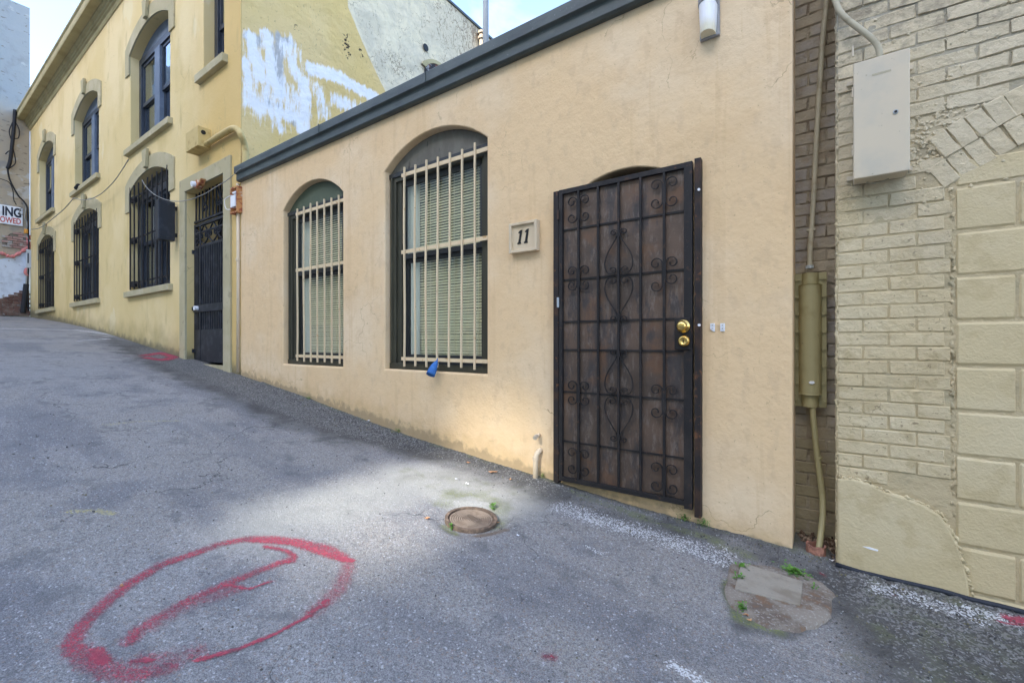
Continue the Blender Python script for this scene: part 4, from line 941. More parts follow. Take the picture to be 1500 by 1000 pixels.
def trim(o):
    e = .235; a0 = [(o['x0'], o['z1']-.36)]+[(x, archz(o, x)) for x in [o['x0']+(o['x1']-o['x0'])*i/16 for i in range(17)]]+[(o['x1'], o['z1']-.36)]
    cx = (o['x0']+o['x1'])/2; w = (o['x1']-o['x0'])/2
    a1 = [(o['x0']-e, o['z1']-.36)]
    for i in range(17):
        x = o['x0']+(o['x1']-o['x0'])*i/16; s = (x-cx)/w; a1.append((x+e*s, archz(o, x)+e*(1.0-.25*abs(s)**3)))
    a1.append((o['x1']+e, o['z1']-.36))
    m = MB(); m.strip([(min(max(p[0], o['x0']-.0), o['x1']), p[1]) for p in a0], a1, D-.022, D+.004); t_ = m.build('arch_surround', 'stone_trim', yb)
    zt = archz(o, cx)
    m = MB(); poly = [(cx-.065, zt+.03), (cx+.065, zt+.03), (cx+.12, zt+.36), (cx-.12, zt+.36)]; m.prism(poly, 'y', D-.075, D-.023); m.build('keystone', 'stone_trim', t_, bevel=.008)
def sill(x0, x1, z, h=.11):
    m = MB(); m.box((x0-.13, D-.075, z-h), (x1+.13, D+.10, z)); m.build('sill', 'stone_trim', yb, bevel=.008)
for o in ups+lows: trim(o); sill(o['x0'], o['x1'], o['z0']+.003)
sill(nar['x0'], nar['x1'], nar['z0']+.003, .12)
def dh_window(o, y, double=True, frame='sash_blue', mull='sash_pale_blue', curt=True):
    x0, x1, z0, z1 = o['x0']+.003, o['x1']-.003, o['z0']+.004, o['z1']-.02
    f = .12; m = MB()
    m.box((x0, y, z0), (x0+f, y+.08, z1)); m.box((x1-f, y, z0), (x1, y+.08, z1)); m.box((x0+f, y, z1-.12), (x1-f, y+.08, z1)); m.box((x0+f, y, z0), (x1-f, y+.08, z0+.08))
    W_ = m.build('window', frame, yb, bevel=.004)
    q = MB(); poly = [(x0, z1+.002)]+[(min(max(x, x0), x1), archz(o, x)-.004) for x in [o['x0']+(o['x1']-o['x0'])*i/14 for i in range(15)]]+[(x1, z1+.002)]
    q.prism(poly, 'y', y+.02, y+.06); q.build('arch_panel', mull, W_)
    spans = [(x0+f, x1-f)]
    if double:
        c = (x0+x1)/2; h = .13; q = MB(); q.box((c-h, y-.015, z0+.081), (c+h, y+.06, z1-.121)); q.build('mullion', mull, W_, bevel=.004); spans = [(x0+f, c-h), (c+h, x1-f)]
    zm = (z0+z1)/2-.05
    for a, b in spans:
        for (za, zb_, yy) in ((zm, z1-.12, y+.025), (z0+.08, zm+.05, y+.055)):
            q = MB(); w = .06; q.box((a, yy, za), (a+w, yy+.028, zb_)); q.box((b-w, yy, za), (b, yy+.028, zb_)); q.box((a+w, yy, za), (b-w, yy+.028, za+.07)); q.box((a+w, yy, zb_-.06), (b-w, yy+.028, zb_)); q.build('sash', frame, W_)
            g = MB(); g.box((a+w, yy+.012, za+.07), (b-w, yy+.016, zb_-.06)); g.build('pane', 'glass_dark', W_)
        if curt:
            n = 26; q = MB(); P_ = [(a+(b-a)*i/n, y+.15+.02*math.sin(i*1.4)) for i in range(n+1)]
            q.add([(x, yy, z0) for x, yy in P_]+[(x, yy, z1) for x, yy in P_], [(i, i+1, i+n+2, i+n+1) for i in range(n)]); q.build('curtain', 'curtain', W_, smooth=True)
    q = MB(); q.box((x0-.1, y+.26, z0-.1), (x1+.1, y+.30, z1+.5)); q.build('room_backing', 'room_dark', W_)
for o in ups: dh_window(o, D+.14)
for i, o in enumerate(lows): dh_window(o, D+.14, frame='sash_blue' if i < 2 else 'wood_olive', mull='sash_blue' if i < 2 else 'wood_olive', curt=i < 2)
dh_window(nar, D+.15, double=False, curt=False)
def grille(o, n):
    x0, x1, z0, z1 = o['x0']+.08, o['x1']-.06, o['z0']+.03, o['z1']-.02
    y = D-.03
    rails = [z0+.13, (z0+z1)/2+.04, z1-.10]
    g = boxp('security_grille', (x0, y+.021, rails[0]-.016), (x1, y+.033, rails[0]+.016), 'black_iron', yb)
    for r in rails[1:]: boxp('rail', (x0, y+.021, r-.016), (x1, y+.033, r+.016), 'black_iron', g)
    for r in rails: boxp('hinge_plate', (o['x0']+.004, y+.035, r-.06), (x0+.12, D+.06, r+.05), 'black_iron', g)
    for i in range(n):
        x = x0+(x1-x0)*i/(n-1); b = boxp('bar', (x-.012, y, z0+.01), (x+.012, y+.020, z1+.12), 'black_iron', g)
for o in lows: grille(o, 9)
# door surround and gate
gx0, gx1, gz0, gz1 = gate_o['x0'], gate_o['x1'], gate_o['z0'], gate_o['z1']
m = MB(); sw = .22
m.prism([(gx0-sw, gz0-.06), (gx0, gz0-.06), (gx0, gz1), (gx1, gz1), (gx1, gz0-.15), (gx1+sw, gz0-.15), (gx1+sw, gz1+.21), (gx0-sw, gz1+.21)], 'y', D-.03, D+.003)
ds = m.build('door_surround', 'stone_trim', yb, bevel=.006)
boxp('threshold', (gx0, D-.01, gz0-.12), (gx1, D+.40, gz0+.0), 'stone_trim', yb)
m = MB(); m.box((gx0-.05, D+.455, gz0), (gx1+.05, D+.48, gz1+.1)); m.build('doorway_backing', 'room_dark', yb)
yg = D+.10
ig = MB(); ig.box((gx0+.005, yg, gz0+.02), (gx0+.055, yg+.04, 1.89)); ig.box((gx1-.055, yg, gz0+.02), (gx1-.005, yg+.04, 1.89)); ig.box((gx0+.055, yg+.002, 1.845), (gx1-.055, yg+.038, 1.89)); ig.box((gx0+.055, yg+.002, 1.50), (gx1-.055, yg+.038, 1.54)); ig.box((gx0+.055, yg+.002, gz0+.02), (gx1-.055, yg+.038, gz0+.06))
ig.box((gx0+.055, yg+.002, 1.73), (gx1-.055, yg+.03, 1.755))
IG = ig.build('iron_gate', 'iron_gate', yb, bevel=.003)
boxp('kick_plate', (gx0+.05, yg-.004, gz0+.03), (gx1-.05, yg+.001, .19), 'iron_gate', IG)
boxp('gate_sheet', (gx0+.03, yg+.025, gz0+.03), (gx1-.03, yg+.029, 1.52), 'iron_gate', IG)
for i in range(20):
    x = gx0+.085+(gx1-gx0-.17)*i/19; boxp('slat', (x-.014, yg+.003, .19), (x+.014, yg+.022, 1.50), 'iron_gate', IG)
boxp('lock_band', (gx0+.03, yg-.016, .47), (gx1-.03, yg-.001, .585), 'iron_gate', IG)
lz_ = .53; m = MB(); m.tube([(gx0+.20, yg-.016, lz_), (gx0+.20, yg-.07, lz_)], .035, 12); m.build('lock_knob', 'plastic_white', IG)
boxp('upright', (gx0+.25, yg-.01, gz0+.05), (gx0+.285, yg+.002, 1.84), 'iron_gate', IG)
for z in (1.45, .53, -.15): boxp('hinge', (gx0-.05, yg-.03, z-.03), (gx0+.03, yg+.0, z+.03), 'iron_gate', IG)
def gscroll(cx, cz, r, a0, turns, sg=1):
    pts = []
    for i in range(25): t = i/24; rr = r*(1-t)+.012*t; an = a0+sg*turns*2*math.pi*t; pts.append((cx+rr*math.cos(an), cz+rr*math.sin(an)))
    return pts
for i in range(4):
    cx = gx0+.20+i*.33; 
    for sg in (-1, 1):
        ribbon(gscroll(cx+sg*.075, 1.69, .065, math.pi/2-sg*.0, 1.4, sg), 'scroll', IG, y=yg, w=.006, dpt=.02, mat='pole_grey' if 0 else 'iron_gate')
    ribbon([(cx-.14, 1.55), (cx-.05, 1.60), (cx, 1.65), (cx+.06, 1.76), (cx+.14, 1.83)], 'scroll', IG, y=yg+.005, w=.006, dpt=.02, mat='iron_gate')
    ribbon([(cx+.14, 1.55), (cx+.05, 1.60), (cx, 1.65), (cx-.06, 1.76), (cx-.14, 1.83)], 'scroll', IG, y=yg+.006, w=.006, dpt=.02, mat='iron_gate')
tr = boxp('transom_grille', (gx0+.005, yg+.0, 1.915), (gx1-.005, yg+.03, 1.945), 'iron_gate', yb)
for i in range(11):
    x = gx0+.06+(gx1-gx0-.12)*i/10; boxp('bar', (x-.008, yg+.003, 1.945), (x+.008, yg+.02, 2.39), 'iron_gate', tr)
for cx in (gx0+.42, gx1-.42):
    for sg in (-1, 1):
        ribbon([(cx+sg*.10, 2.38), (cx+sg*.05, 2.22), (cx+sg*.015, 2.16)]+gscroll(cx+sg*.05, 2.09, .045, math.pi/2, 1.2, -sg), 'scroll', tr, y=yg-.002, w=.005, dpt=.015, mat='iron_gate')

# side wall above the beige roof
SX = -6.563
ys_ = np.arange(2.86, 9.25, .03); zs_ = np.arange(1.9, 7.2, .03)
V = np.array([(SX+(.012*noise.noise((y*3, z*3, 4))+.006*noise.noise((y*12, z*12, 4)))*min(1, max(0, y-3.42)*3), y, z) for y in ys_ for z in zs_])
nz_ = len(zs_); I, J = np.meshgrid(np.arange(len(ys_)-1), np.arange(nz_-1), indexing='ij'); k = (I*nz_+J).ravel()
me = mesh_np('side_wall', V-np.array(org(yb)), np.stack([k, k+nz_, k+nz_+1, k+1], 1), 'side_wall')
SP = V[:, 1:]
def sp_(pts): return [PX(u, v, SX)[1:] for u, v in pts]
edge = sp_([(506, -60), (510, 10), (530, 60), (548, 100), (565, 135), (575, 165)])
ye = np.interp(SP[:, 1], [e[1] for e in edge][::-1], [e[0] for e in edge][::-1])
whitef = sm(SP[:, 0]-ye, -.12, .12)
blot = seg_field(SP, [(sp_(a), w, h) for a, w, h in [(a_, w_*.72, h_) for a_, w_, h_ in [
    ([(368, 55), (374, 90), (382, 115)], .13, 1.15), ([(390, 50), (398, 100), (404, 140)], .12, 1.1), ([(360, 90), (366, 130), (372, 155)], .10, 1.0),
    ([(366, 150), (400, 165), (430, 170)], .16, 1.0), ([(420, 70), (430, 100), (445, 125)], .20, .85), ([(445, 120), (448, 160), (442, 190)], .14, 1.2),
    ([(405, 170), (410, 185)], .16, .8), ([(385, 110), (400, 130), (430, 150)], .45, .80), ([(380, 150), (430, 160)], .4, .78), ([(455, 100), (500, 115), (555, 148)], .15, 1.15), ([(495, 147), (530, 165)], .20, .85),
    ([(465, 130), (475, 165)], .2, .72), ([(375, 120), (385, 150)], .3, .7), ([(425, 60), (435, 80)], .16, .7), ([(360, 120), (362, 145)], .12, .9)]]])
grey = seg_field(SP, [(sp_(a), w, h) for a, w, h in [([(366, 55), (380, 62)], .12, .8), ([(405, 55), (410, 130)], .12, .8), ([(395, 150), (430, 178)], .12, .7), ([(410, 60), (425, 65)], .10, .8)]])
hole = seg_field(SP, [(sp_(a), w, h) for a, w, h in [([(507, 55), (509, 82)], .10, .72), ([(528, 72), (530, 82)], .06, .72), ([(433, 38), (434, 45)], .05, .7), ([(455, 50), (462, 80)], .22, .42), ([(500, 90), (530, 130)], .4, .34)]])
set_attr(me, 'white', whitef); set_attr(me, 'rough', whitef*(.75+.35*sm(SP[:, 0], 6.0, 8.0))); set_attr(me, 'blot', blot); set_attr(me, 'grey', grey); set_attr(me, 'hole', hole)
sw_ = link('side_wall', me, yb)
m = MB(); m.box((-21.5, 3.36, -1), (SX-.06, 9.23, 7.12)); m.build('core', 'stucco_yellow', yb)
m = MB(); m.box((SX-.35, 3.32, 7.17), (SX+.035, 9.25, 7.22)); m.build('roof_edge', 'coping_metal', yb)
a0, a1 = PX(621.5, 118, SX), PX(650, 118, SX); wy0, wy1 = a0[1], a1[1]; wz = PX(621.5, 103, SX)[2]+.10
out = arch(wy0, wy1+.25, wz-.05, .22, 10)
m = MB(); m.prism([(wy0, wz-1.2)]+out+[(wy1+.25, wz-1.2)], 'x', SX-.02, SX+.03); nw = m.build('niche_window', 'glass_dark', yb)
nw.data.materials[0] = MATS['niche_dark']
o2 = arch(wy0-.10, wy1+.35, wz-.03, .27, 10)
mb = MB(); n = len(out)
mb.add([(SX+.045, y, z) for y, z in out]+[(SX+.045, y, z) for y, z in o2]+[(SX-.01, y, z) for y, z in out]+[(SX-.01, y, z) for y, z in o2],
  [(i, i+1, n+i+1, n+i) for i in range(n-1)]+[(i, i+1, 2*n+i+1, 2*n+i) for i in range(n-1)]+[(n+i, n+i+1, 3*n+i+1, 3*n+i) for i in range(n-1)])
mb.build('arch_surround', 'cornice_paint', nw)
vh = PX(622.5, 70.5, SX); m = MB(); m.tube([(SX+.02, vh[1], vh[2]), (SX+.03, vh[1], vh[2])], .07, 12); m.build('vent_hole', 'number_black', yb)
pp0, pp1 = PX(705.5, 47, SX+.1), PX(705.5, 90, SX+.1)
t = thing('wall_downpipe', 'short rusty brown downpipe on the whitewashed upper side wall', 'downpipe', pp1)
m = MB(); m.tube([(SX+.1, pp0[1], pp0[2]), (SX+.1, pp0[1], pp1[2]-.6)], .055, 10); m.build('pipe', 'pipe_brown', t, smooth=True)
for v in (47, 55): z = PX(705.5, v, SX+.1)[2]; m = MB(); m.tube([(SX+.1, pp0[1], z), (SX+.1, pp0[1], z-.05)], .085, 10); m.build('collar', 'pipe_brown', t)
pb_ = PY(711.5, 75, 4.5)
t = thing('roof_pole', 'tall grey pole rising behind the dark coping of the beige building', 'pole', (pb_[0], 4.5, 2.2))
m = MB(); m.tube([(pb_[0], 4.5, 2.2), (pb_[0], 4.5, 6.2)], .038, 14); m.build('shaft', 'pole_grey', t, smooth=True)
m = MB(); m.tube([(pb_[0], 4.5, 2.2), (pb_[0], 4.5, 2.23)], .09, 14); m.build('base_plate', 'pole_grey', t)

# things on the yellow facade
c = PY(276, 229); cx0 = PY(273, 210, D-.16)[0]; cx1 = PY(291, 210, D-.16)[0]
zc0, zc1 = PY(276, 222, D-.16)[2], PY(276, 194, D-.16)[2]
t = thing('camera_housing', 'small yellow painted box with round hole high beside the gate', 'camera box', ((cx0+cx1)/2, D, zc0))
m = MB(); m.box((cx0, D-.17, zc0), (cx1, D-.001, zc1)); m.build('housing', 'pipe_yellow', t, bevel=.004)
hx, _, hz = PY(288.5, 198, D-.17); hx = cx1
m = MB(); m.tube([(cx1-.002, D-.10, zc1-.08), (cx1+.006, D-.10, zc1-.08)], .032, 14); m.build('lens_hole', 'number_black', t)
pts = [(cx1-.02, D-.06, zc0+.10), PY(300, 213, D-.06), PY(325, 197, D-.06), PY(340, 189, D-.06), PY(348, 190, D-.06), PY(354, 200, D-.04)]
P = [Vector(p) for p in pts]; P[0].z = P[1].z-(P[2].z-P[1].z)*.6
pts = [tuple(p) for p in P]+[(SX+.07, D+.02, PY(355, 215)[2]), (SX+.07, D+.03, PY(355, 235)[2]), (SX+.07, D+.03, 2.36)]
t = thing('wall_conduit', 'thick yellow pipe bending over the building corner down to the coping', 'conduit', pts[2])
m = MB(); m.tube(smoothpts(pts, 6), .042, 12); m.build('pipe', 'pipe_yellow', t, smooth=True)
# corner pipe along the joint of both buildings
t = thing('corner_trim_pipe', 'thin cream pipe running down the joint between yellow and beige buildings', 'pipe', (-6.58, D-.02, 0))
m = MB(); m.tube([(-6.60, D-.02, 2.16), (-6.595, D-.02, .9), (-6.60, D-.02, -.42)], .022, 10); m.build('pipe', 'pipe_beige', t, smooth=True)
m = MB(); m.tube([(-6.597, D-.02, 1.10), (-6.597, D-.02, 1.14)], .030, 10); m.build('collar', 'pipe_beige', t)
j0, j1 = PY(338, 314, D-.06), PY(348, 272, D-.06)
t = thing('junction_box', 'rusty orange open junction box with loose wires right of the gate', 'junction box', (j0[0], D, j0[2]))
m = MB(); x0, x1, z0, z1 = j0[0], j1[0], j0[2], j1[2]; m.box((x0, D-.07, z0), (x0+.02, D-.001, z1)); m.box((x1-.02, D-.07, z0), (x1, D-.001, z1)); m.box((x0+.02, D-.07, z0), (x1-.02, D-.001, z0+.02)); m.box((x0+.02, D-.07, z1-.02), (x1-.02, D-.001, z1)); m.box((x0+.02, D-.02, z0+.02), (x1-.02, D-.001, z1-.02)); m.build('case', 'rust_box', t)
m = MB(); m.box((x0+.03, D-.08, z0+.08), (x1-.04, D-.021, z0+.24)); m.box((x0+.05, D-.065, z0+.27), (x1-.05, D-.021, z1-.06)); m.build('terminal', 'litter_white', t, bevel=.006)
m = MB(); m.tube(smoothpts([(x0+.05, D-.07, z0+.25), (x0-.06, D-.11, z0+.20), (x0-.05, D-.10, z0+.08), (x0+.06, D-.09, z0+.05)], 5), .006, 6); m.build('wire', 'wire_white', t)
# projecting black sign box
fx = -8.79
t = thing('black_light_box', 'flat black metal box sign projecting beside the nearest barred window', 'box sign', (fx, D, 2))
fx = -8.79; z0, z1 = PY(250, 351, 2.72)[2], PY(250, 293, 2.72)[2]
m = MB(); m.box((fx-.13, D-.27, z0), (fx, D-.04, z1)); m.build('box', 'light_box_black', t, bevel=.01)
m = MB(); m.box((fx+.001, D-.25, z0+.05), (fx+.008, D-.12, z1-.05)); m.build('face', 'light_box_black', t)
boxp('bracket', (fx-.09, D-.04, z1-.12), (fx-.04, D-.001, z1-.06), 'black_iron', t); boxp('bracket', (fx-.09, D-.04, z0+.08), (fx-.04, D-.001, z0+.14), 'black_iron', t)
# torn lamp base over the gate
p = PY(294, 270, D-.05); t = thing('broken_lamp_base', 'broken reddish lamp base hanging over the gate lintel', 'broken lamp', p)
m = MB(); m.prism([(p[0]-.14, p[2]-.03), (p[0]-.02, p[2]+.06), (p[0]+.10, p[2]+.02), (p[0]+.16, p[2]+.05), (p[0]+.10, p[2]-.03), (p[0]-.02, p[2]-.08)], 'y', D-.11, D-.031); m.build('base', 'rust_box', t, bevel=.01)
m = MB(); m.tube([(p[0]-.03, D-.11, p[2]-.01), (p[0]-.03, D-.16, p[2]-.02)], .04, 10); m.build('socket', 'litter_white', t)
def cable(name, label, us, y, r, mat, X=None):
    pts = [PY(u, v, y) if X is None else PX(u, v, X) for u, v in us]
    t = MB(); t.tube(smoothpts(pts, 5), r, 6); o = t.build(name, mat, None, smooth=True, wloc=pts[0]); return tag(o, label, 'cable', 'loose cables')
cable('cable', 'thin grey cable sagging between the middle and nearest upper windows', [(107, 290), (125, 293), (145, 286), (165, 268), (178, 250), (188, 234)], D-.12, .009, 'wire_grey')
cable('cable', 'thin grey cable from far corner up to the middle upper sill', [(46, 336), (60, 333), (80, 318), (95, 305), (107, 291)], D-.12, .011, 'wire_grey')
cable('cable', 'white cable drooping from the nearest lower arch across the gate top', [(208, 264), (216, 276), (228, 286), (245, 293), (262, 295), (280, 292), (300, 284), (318, 273), (330, 266)], D-.14, .006, 'wire_grey')
cable('cable', 'thin cable from the gate top up to the coping corner', [(330, 266), (340, 258), (352, 247)], D-.10, .005, 'wire_grey')
t = thing('paint_lump', 'black plug on the left end of the middle upper sill', 'plug', PY(113, 275, D-.08))
p = PY(113, 275, D-.08); m = MB(); m.tube([(p[0]-.08, p[1], p[2]), (p[0]+.06, p[1]+.02, p[2]+.05)], .05, 8); m.build('plug', 'wire_black', t)

# ------------------------------------------------------------------ end building and what hangs on it
TX = -21.5
tb = thing('end_building', 'tall grey and tan weathered building closing the far end of the alley', 'building', (TX, 0, G(TX)))
m = MB(); m.box((-28, -9, -.5), (TX, 2.845, 10.98)); m.build('wall', 'tower_stucco', tb)
def tp_(u, v, X=TX): return PX(u, v, X)
q = MB(); poly = [tp_(u, v)[1:] for u, v in [(-40, 386), (10, 378), (28, 372), (42, 366), (43, 425), (25, 432), (-5, 438), (-40, 440)]]
q.prism(poly, 'x', TX-.02, TX+.03); q.build('white_patch', 'white_wall_paint', tb)
def brick_patch(poly_uv, mat, label=None):
    P_ = [tp_(u, v)[1:] for u, v in poly_uv]; q = MB(); q.prism(P_, 'x', TX-.02, TX+.02); bed = q.build('brick_patch', 'old_mortar', tb)
    ys = [p[0] for p in P_]; zs = [p[1] for p in P_]
    def inside(y, z):
        c = False; n = len(P_)
        for i in range(n):
            (a, b), (d, e) = P_[i], P_[(i+1) % n]
            if (b > z) != (e > z) and y < (d-a)*(z-b)/(e-b)+a: c = not c
        return c
    z = min(zs); r = 0
    while z < max(zs):
        y = max(min(ys), 1.7)-(.12 if r % 2 else 0)
        while y < max(ys):
            if inside(y+.11, z+.035) and rnd.random() < .93:
                d_ = rnd.choice((.035, .045, .03)); boxp('brick', (TX+.018, y+.006, z+.006), (TX+d_+.01, y+.225, z+.066), mat, bed)
            y += .235
        z += .075; r += 1
brick_patch([(-30, 447), (10, 436), (25, 431), (42, 424), (44, 462), (-30, 464)], 'old_brick')
brick_patch([(2, 352), (15, 342), (30, 340), (42, 352), (42, 366), (20, 362), (4, 360)], 'old_brick_pink')
sg_pts = [tp_(-22, 299)[1:], tp_(33, 306)[1:], tp_(33, 331)[1:], tp_(-22, 326)[1:]]
sgn = thing('parking_sign', 'white sign with big black ING over red TOWED on the far wall', 'sign', (TX+.05, sg_pts[1][0], sg_pts[2][1]))
sy0, sy1 = sg_pts[0][0]-.2, tp_(33, 318)[1]; sz0, sz1 = tp_(33, 332)[2], tp_(33, 305)[2]
m = MB(); m.box((TX+.03, sy0, sz0), (TX+.055, sy1, sz1)); m.build('panel', 'sign_white', sgn, bevel=.01)
def text(body, size, y, z, mat, parent, name, xs=1.0, bold=0):
    cu = bpy.data.curves.new(name, 'FONT'); cu.body = body; cu.size = size; cu.extrude = .002; cu.offset = bold; cu.align_x = 'RIGHT'
    o = bpy.data.objects.new('tmp', cu); COL.objects.link(o); dg = bpy.context.evaluated_depsgraph_get()
    me = bpy.data.meshes.new_from_object(o.evaluated_get(dg)); bpy.data.objects.remove(o)
    Mx = Matrix(((0, 0, 1, 0), (xs, 0, 0, 0), (0, 1, 0, 0), (0, 0, 0, 1))); me.transform(Mx); me.materials.clear(); me.materials.append(MATS[mat])
    return link(name, me, parent, (TX+.0585, y, z))
hz_ = sz1-sz0
text('ING', hz_*.66, sy1-.03, sz0+hz_*.46, 'sign_black', sgn, 'lettering', .60, .014)
text('TOWED', hz_*.42, sy1-.04, sz0+hz_*.09, 'sign_red', sgn, 'lettering', .58, .006)
def xcable(label, uvs, r, mat, X=TX+.12):
    pts = [PX(u, v, X) for u, v in uvs]; t = MB(); t.tube(smoothpts(pts, 5), r, 6); return tag(t.build('cable', mat, None, smooth=True, wloc=pts[0]), label, 'cable', 'loose cables')
xcable('thick black cable bundle hanging under the cornice on the far wall', [(22, 161), (21, 180), (18, 210), (15, 235), (11, 247)], .045, 'wire_black')
xcable('thin black cable looping right of the hanging bundle on the far wall', [(22, 178), (28, 190), (27, 202), (20, 204), (19, 215), (22, 230), (22, 240), (12, 248)], .014, 'wire_black')
xcable('thin black cable looping left of the hanging bundle on the far wall', [(21, 175), (14, 190), (15, 200), (19, 212), (17, 220), (12, 222), (8, 226)], .014, 'wire_black')
xcable('black cable descending right from the bundle to the corner box', [(11, 247), (14, 262), (20, 275), (28, 288), (34, 294), (40, 305), (41, 330), (42, 350), (42, 380), (40, 430), (42, 455)], .022, 'wire_black')
xcable('thin dark cable entering the photo above the sign on the far wall', [(-8, 260), (4, 263), (14, 268), (19, 280), (20, 292), (24, 300)], .012, 'wire_black')
xcable('grey cable snaking down the corner beside the sign', [(33, 296), (38, 305), (36, 318), (40, 328), (38, 340), (42, 350)], .02, 'wire_grey')
xcable('coiled grey cable over the right edge of the sign', [(28, 310), (31, 305), (35, 306), (35, 312), (31, 314), (28, 310)], .012, 'wire_grey')
p0, p1 = PX(38.5, 392, TX+.16), PX(46, 366, TX+.16)
t = thing('meter_box', 'pale grey meter box with pink marks on the far corner', 'meter box', p0)
m = MB(); m.box((TX+.02, p0[1], p0[2]), (TX+.20, p1[1], p1[2])); m.build('case', 'grey_box', t, bevel=.01)
m = MB(); m.box((TX+.201, p0[1]+.02, p0[2]+.15), (TX+.21, p0[1]+.05, p1[2]-.12)); m.build('window', 'sign_black', t)
p0, p1 = PX(31, 453, TX+.12), PX(40, 417, TX+.12)
t = thing('black_downpipe', 'leaning black pipe guard at the foot of the far corner', 'pipe', p0)
m = MB(); a, b = PX(33.5, 458, TX+.12), PX(38.5, 416, TX+.12); m.tube([a, b], .065, 10); m.build('guard', 'wire_black', t)
m = MB(); c_ = PX(40, 392, TX+.12); m.tube([b, c_], .02, 8); m.build('pipe', 'wire_grey', t)
t = thing('orange_cap', 'small orange cap among the cables right of the sign', 'cap', PX(38, 338, TX+.14))
p = PX(38, 338, TX+.14); m = MB(); m.tube([(p[0], p[1], p[2]-.08), (p[0], p[1], p[2]+.05)], .05, 10); m.build('cap', 'orange_cap', t)
mb = MB()
pk = [PX(u, v, TX+.07) for u, v in ((-6, 368), (6, 372), (16, 376), (28, 371), (38, 364), (44, 362), (41, 352), (44, 345))]
mb.tube(smoothpts(pk, 4), [.045+.02*math.sin(i*2.3) for i in range(len(smoothpts(pk, 4)))], 7)
tag(mb.build('foam_strip', 'pink_tape', None, wloc=pk[0]), 'ragged pink foam strip crossing the far wall above the white patch', 'foam strip')
mb = MB(); p = PX(39, 399, TX+.1); mb.tube(smoothpts([PX(39, 393, TX+.1), PX(37, 399, TX+.12), PX(41, 404, TX+.1)], 4), .04, 7)
tag(mb.build('foam_strip', 'pink_tape', None, wloc=p), 'small pink foam knot under the meter box', 'foam strip')

# added unseen wall behind the camera: blocks the sun, arch lets one patch through
op = thing('sun_blocker_wall', 'unseen cream wall added behind the camera to block the sun, with one arched opening', 'building', (-8, -25, -1))
te = math.tan(math.radians(SUN_E)); yo = -25.0
az0 = G(-2.2)+(1.02-yo)*te; az1 = -.46+(D-yo)*te
hole_o = dict(x0=-2.68, x1=-1.64, z0=az0, z1=az1-.30, rise=.28, depth=.12)
facade('wall', -60, 30, 8.3+28*te+.6, [hole_o], 'render_cream', op, y=yo, back=.10, cham=.01, bottom=lambda x: -2.0)
zs_w = G(-2)+(D-.25-yo)*te
z = az0+.10
while z < az1:
    hb = .040 if z > zs_w else .022
    boxp('sun_dimming_bar', (hole_o['x0']-.01, yo+.03, z), (hole_o['x1']+.01, yo+.06, z+hb), 'render_cream', op); z += .075 if z > zs_w else .12  # bars added to dim the sun beam, denser where it meets the facade

# ------------------------------------------------------------------ street furniture in the ground and small things
mz = G(MH[0])-.018
mh = thing('round_cover', 'round rusty iron utility cover sunk in the asphalt, moss along its rim', 'manhole cover', (MH[0], MH[1], mz))
slope = Matrix.Rotation(math.atan((G(MH[0]+.15)-G(MH[0]-.15))/.3)*-1, 3, 'Y')
def disc(r0, r1, h, n=40, z=0):
    mb = MB(); vs = []
    for r, zz in ((r0, z), (r0, z+h), (r1, z+h), (r1, z)):
        for k in range(n): a = 2*math.pi*k/n; vs.append(Vector((MH[0], MH[1], mz))+slope @ Vector((r*math.cos(a), r*math.sin(a), zz)))
    mb.add(vs, [(i*n+k, i*n+(k+1) % n, (i+1)*n+(k+1) % n, (i+1)*n+k) for i in range(3) for k in range(n)]); return mb
disc(MHR-.020, MHR-.002, .020).build('rim', 'manhole_iron', mh)
lid = disc(.0, MHR-.024, .010).build('lid', 'manhole_iron', mh)
mb = MB()
for r in np.linspace(.03, MHR-.035, 8):
    d_ = disc(r-.004, r+.004, .004, 36, .0101); mb.add(d_.v, d_.f)
mb.build('ribs', 'manhole_ribs', lid)
mb = MB()
for k in range(9):
    x = -.05+k*.0125
    vs = [Vector((MH[0], MH[1], mz))+slope @ Vector(q) for q in ((x, -.028, .0145), (x+.006, -.028, .0145), (x+.006, .03, .0145), (x, .03, .0145), (x, -.028, .0175), (x+.006, -.028, .0175), (x+.006, .03, .0175), (x, .03, .0175))]
    mb.add(vs, [(4, 5, 6, 7), (0, 1, 5, 4), (1, 2, 6, 5), (2, 3, 7, 6), (3, 0, 4, 7)])
mb.build('cast_marks', 'manhole_ribs', lid)
# concrete pad with lid
pad_uv = [(1072, 830), (1080, 826), (1130, 832), (1183, 843), (1208, 858), (1221, 872), (1219, 900), (1206, 917), (1170, 926), (1125, 919), (1080, 897), (1064, 876), (1064, 850)]
pd = gp(pad_uv); cxp = sum(p[0] for p in pd)/len(pd); cyp = sum(p[1] for p in pd)/len(pd)
cp = thing('concrete_pad', 'cracked concrete pad with a square lid set in the asphalt by the beige corner', 'utility cover', (cxp, cyp, G(cxp)))
mb = MB(); ringp = []
for i, p in enumerate(pd):
    q = pd[(i+1) % len(pd)]
    for t_ in (0, .33, .66): ringp.append((p[0]+(q[0]-p[0])*t_+rnd.uniform(-.009, .009), p[1]+(q[1]-p[1])*t_+rnd.uniform(-.009, .009)))
nr = len(ringp); rings = [(1.03, -.01), (.985, .010), (.94, .014), (.6, .016), (.25, .017)]
for s_, h_ in rings:
    for (x, y) in ringp: X_, Y_ = cxp+(x-cxp)*s_, cyp+(y-cyp)*s_; mb.v.append((X_, Y_, G(X_)+h_+.004*noise.noise((X_*20, Y_*20, 0))))
